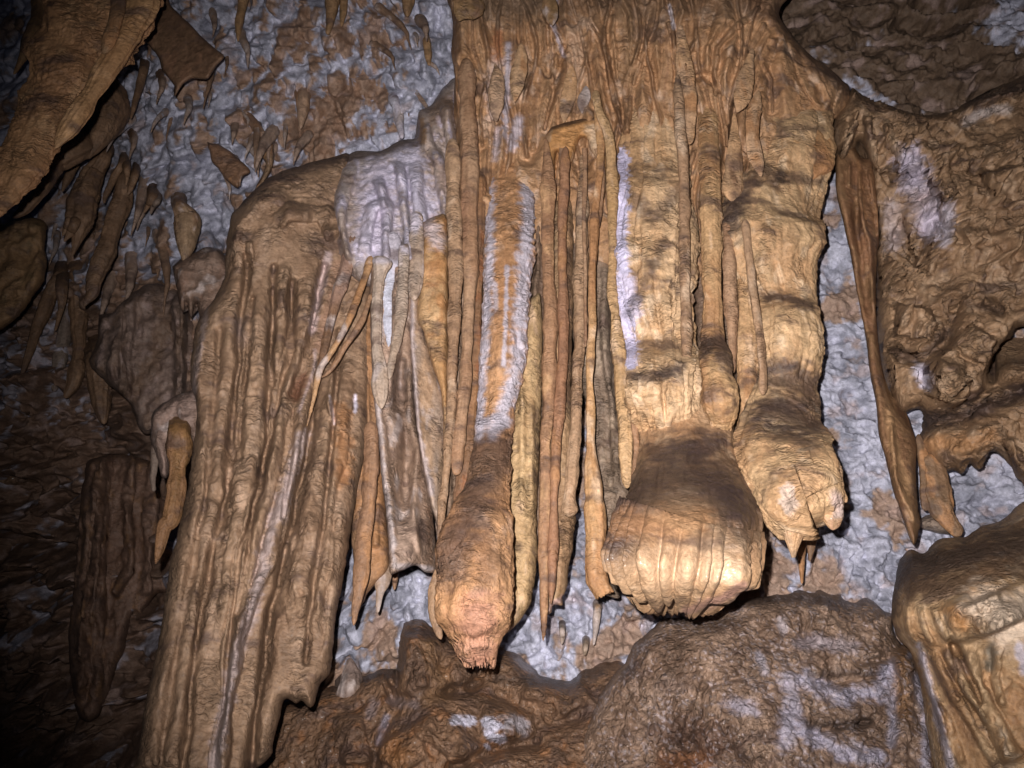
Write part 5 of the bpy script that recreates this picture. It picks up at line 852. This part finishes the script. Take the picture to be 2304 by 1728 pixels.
# ------------------------------------------------------------------ small drips
G4 = 'small pointed stalactites scattered over the pale cave wall'
small = [  # u, v top, v tip, half width, Y, palette
    ('forked olive stalactite at the top edge of the pale ceiling, with two prongs', px(752, -60, 2.8, 16, 748, 10, 2.8, 15, 744, 45, 2.8, 10, 737, 78, 2.8, 5), OLVP),
    ('thin prong beside the forked olive stalactite at the top edge', px(775, -60, 2.82, 12, 772, 20, 2.82, 9, 769, 60, 2.82, 3), OLVP),
    ('brown double stalactite at the top edge right of the fin-shaped drapery', px(548, -60, 2.85, 14, 545, 20, 2.85, 9, 538, 60, 2.85, 7, 535, 94, 2.85, 2), OLVP),
    ('stubby olive drip with a bright bead at the top edge near the canopy', px(920, -40, 2.85, 18, 918, 10, 2.85, 14, 916, 38, 2.85, 4), OLVP),
    ('dark brown droplet-shaped stalactite on the pale wall near the canopy', px(958, 90, 2.9, 12, 962, 120, 2.88, 11, 966, 148, 2.88, 3), OLVP),
    ('white-sided tooth stalactite standing over the shoulder crest', px(885, 225, 2.95, 14, 896, 265, 2.93, 12, 905, 312, 2.9, 4), ((0.5, 0.5, 0.58), PALE, WHITE)),
    ('slim brown spike crossing the white patch beside the fin-shaped drapery', px(325, 150, 3.0, 12, 315, 195, 2.98, 9, 302, 235, 2.96, 6, 294, 268, 2.95, 2), dim),
    ('brown cone on the pale wall in the middle of the upper left ceiling', px(683, 215, 2.98, 20, 681, 250, 2.94, 12, 676, 290, 2.93, 3), ((0.33, 0.23, 0.15), OCHRE, PALE)),
    ('slender tan drip under the middle of the right lower pale wall', px(1345, 1370, 2.95, 10, 1340, 1410, 2.94, 7, 1336, 1452, 2.93, 3), ((0.33, 0.26, 0.18), PALE, TAN)),
    ('small tan drip left of the popcorn mound summit', px(1318, 1450, 2.95, 7, 1316, 1475, 2.94, 3), ((0.33, 0.26, 0.18), PALE, TAN)),
    ('tan tooth on the shadowed pale wall under the brown saw-toothed drapery', px(1264, 1415, 2.95, 8, 1264, 1435, 2.94, 6, 1264, 1450, 2.93, 2), ((0.33, 0.26, 0.18), PALE, TAN)),
    ('slim drip hanging between the glossy bulb and the two-lobed tip', px(1712, 1170, 2.85, 14, 1714, 1220, 2.84, 8, 1716, 1277, 2.83, 2), ((0.26, 0.19, 0.13), OCHRE, PALE)),
    ('thin pointed drip directly behind the ragged tip of the two-lobed stalactite', px(1800, 1215, 2.8, 14, 1802, 1260, 2.79, 8, 1804, 1314, 2.78, 2), ((0.26, 0.19, 0.13), OCHRE, PALE)),
    ('dark prong right of the two-lobed stalactite tip', px(1830, 1190, 2.7, 12, 1825, 1230, 2.7, 9, 1822, 1262, 2.7, 3), dim),
    ('small rusty drip under the square broken column foot', px(888, 1290, 2.85, 8, 888, 1310, 2.85, 6, 887, 1328, 2.85, 2), OCHP),
    ('upright pale crust tuft on the wall beside the foot of the great left drapery', px(790, 1560, 2.95, 26, 788, 1520, 2.94, 20, 785, 1480, 2.94, 5), ((0.22, 0.17, 0.14), (0.2, 0.15, 0.11), PALE)),
]
for i, (lb, sp, pal) in enumerate(small):
    solo('small_stalactite', lb, 'stalactite', None, 0, sp, pal, G4, rooted=.25, seed=300 + i, cap=.05, crk=.4, lump=.2, nmin=10, flute=.06, step=2.6)
# many little drips on the ceiling: one prototype of each of six shapes, then copies
protos = []
def wallY(u, v): return float(rbf(WALL, np.array([u]), np.array([v]))[0, 0])
LBL = 'little pointed drip among the many on the mottled ceiling at the upper left'
spots = []
rnd = random.Random(5)
zone = [(330, 480, 20, 300), (480, 960, -10, 300), (250, 520, 280, 560), (520, 700, 250, 380), (60, 330, 420, 640), (150, 420, 240, 420)]
while len(spots) < 48:
    z = zone[rnd.randrange(len(zone))]; u, v = rnd.uniform(z[0], z[1]), rnd.uniform(z[2], z[3])
    if all(abs(u - a) + abs(v - b) > 20 for a, b in spots): spots.append((u, v))
for i, (u, v) in enumerate(spots):
    Y = wallY(u, v) - 0.05; p = at(u, v, Y)
    if i < 8:
        ln = rnd.uniform(26, 60); w = rnd.uniform(4, 7); lean = -0.32 * ln * min(1, max(0, (900 - u) / 700))
        pal = [(PALE, (0.33, 0.24, 0.17), WHITE), ((0.28, 0.19, 0.12), (0.2, 0.13, 0.08), PALE), ((0.36, 0.27, 0.2), BROWN, PALE)][i % 3]
        o = solo('drip_stalactite', LBL, 'stalactite', None, 0, [(u, v - ln * .9, Y + .12, w * 1.9), (u, v - ln * .3, Y + .04, w * 1.5), (u + lean * .2, v + ln * .15, Y, w * 1.0), (u + lean * .6, v + ln * .5, Y - .01, w * .6), (u + lean, v + ln, Y - .02, w * .16)], pal, 'little drips on the mottled ceiling', seed=330 + i, cap=.04, crk=.4, lump=.25, nmin=10, step=2.6, snap=False)
        protos.append((o, None, u, v))
    else:
        src, b, su, sv = rnd.choice(protos)
        o = src.copy(); C.collection.objects.link(o)
        o.location = Vector(p); sc = rnd.uniform(.45, 1.0) * Y / 3.0; o.scale = (sc, sc, sc * rnd.uniform(.8, 1.3)); o.rotation_euler = (0, (0.0 if u < 700 else -.1) + rnd.uniform(-.08, .08), rnd.uniform(-.6, .6))
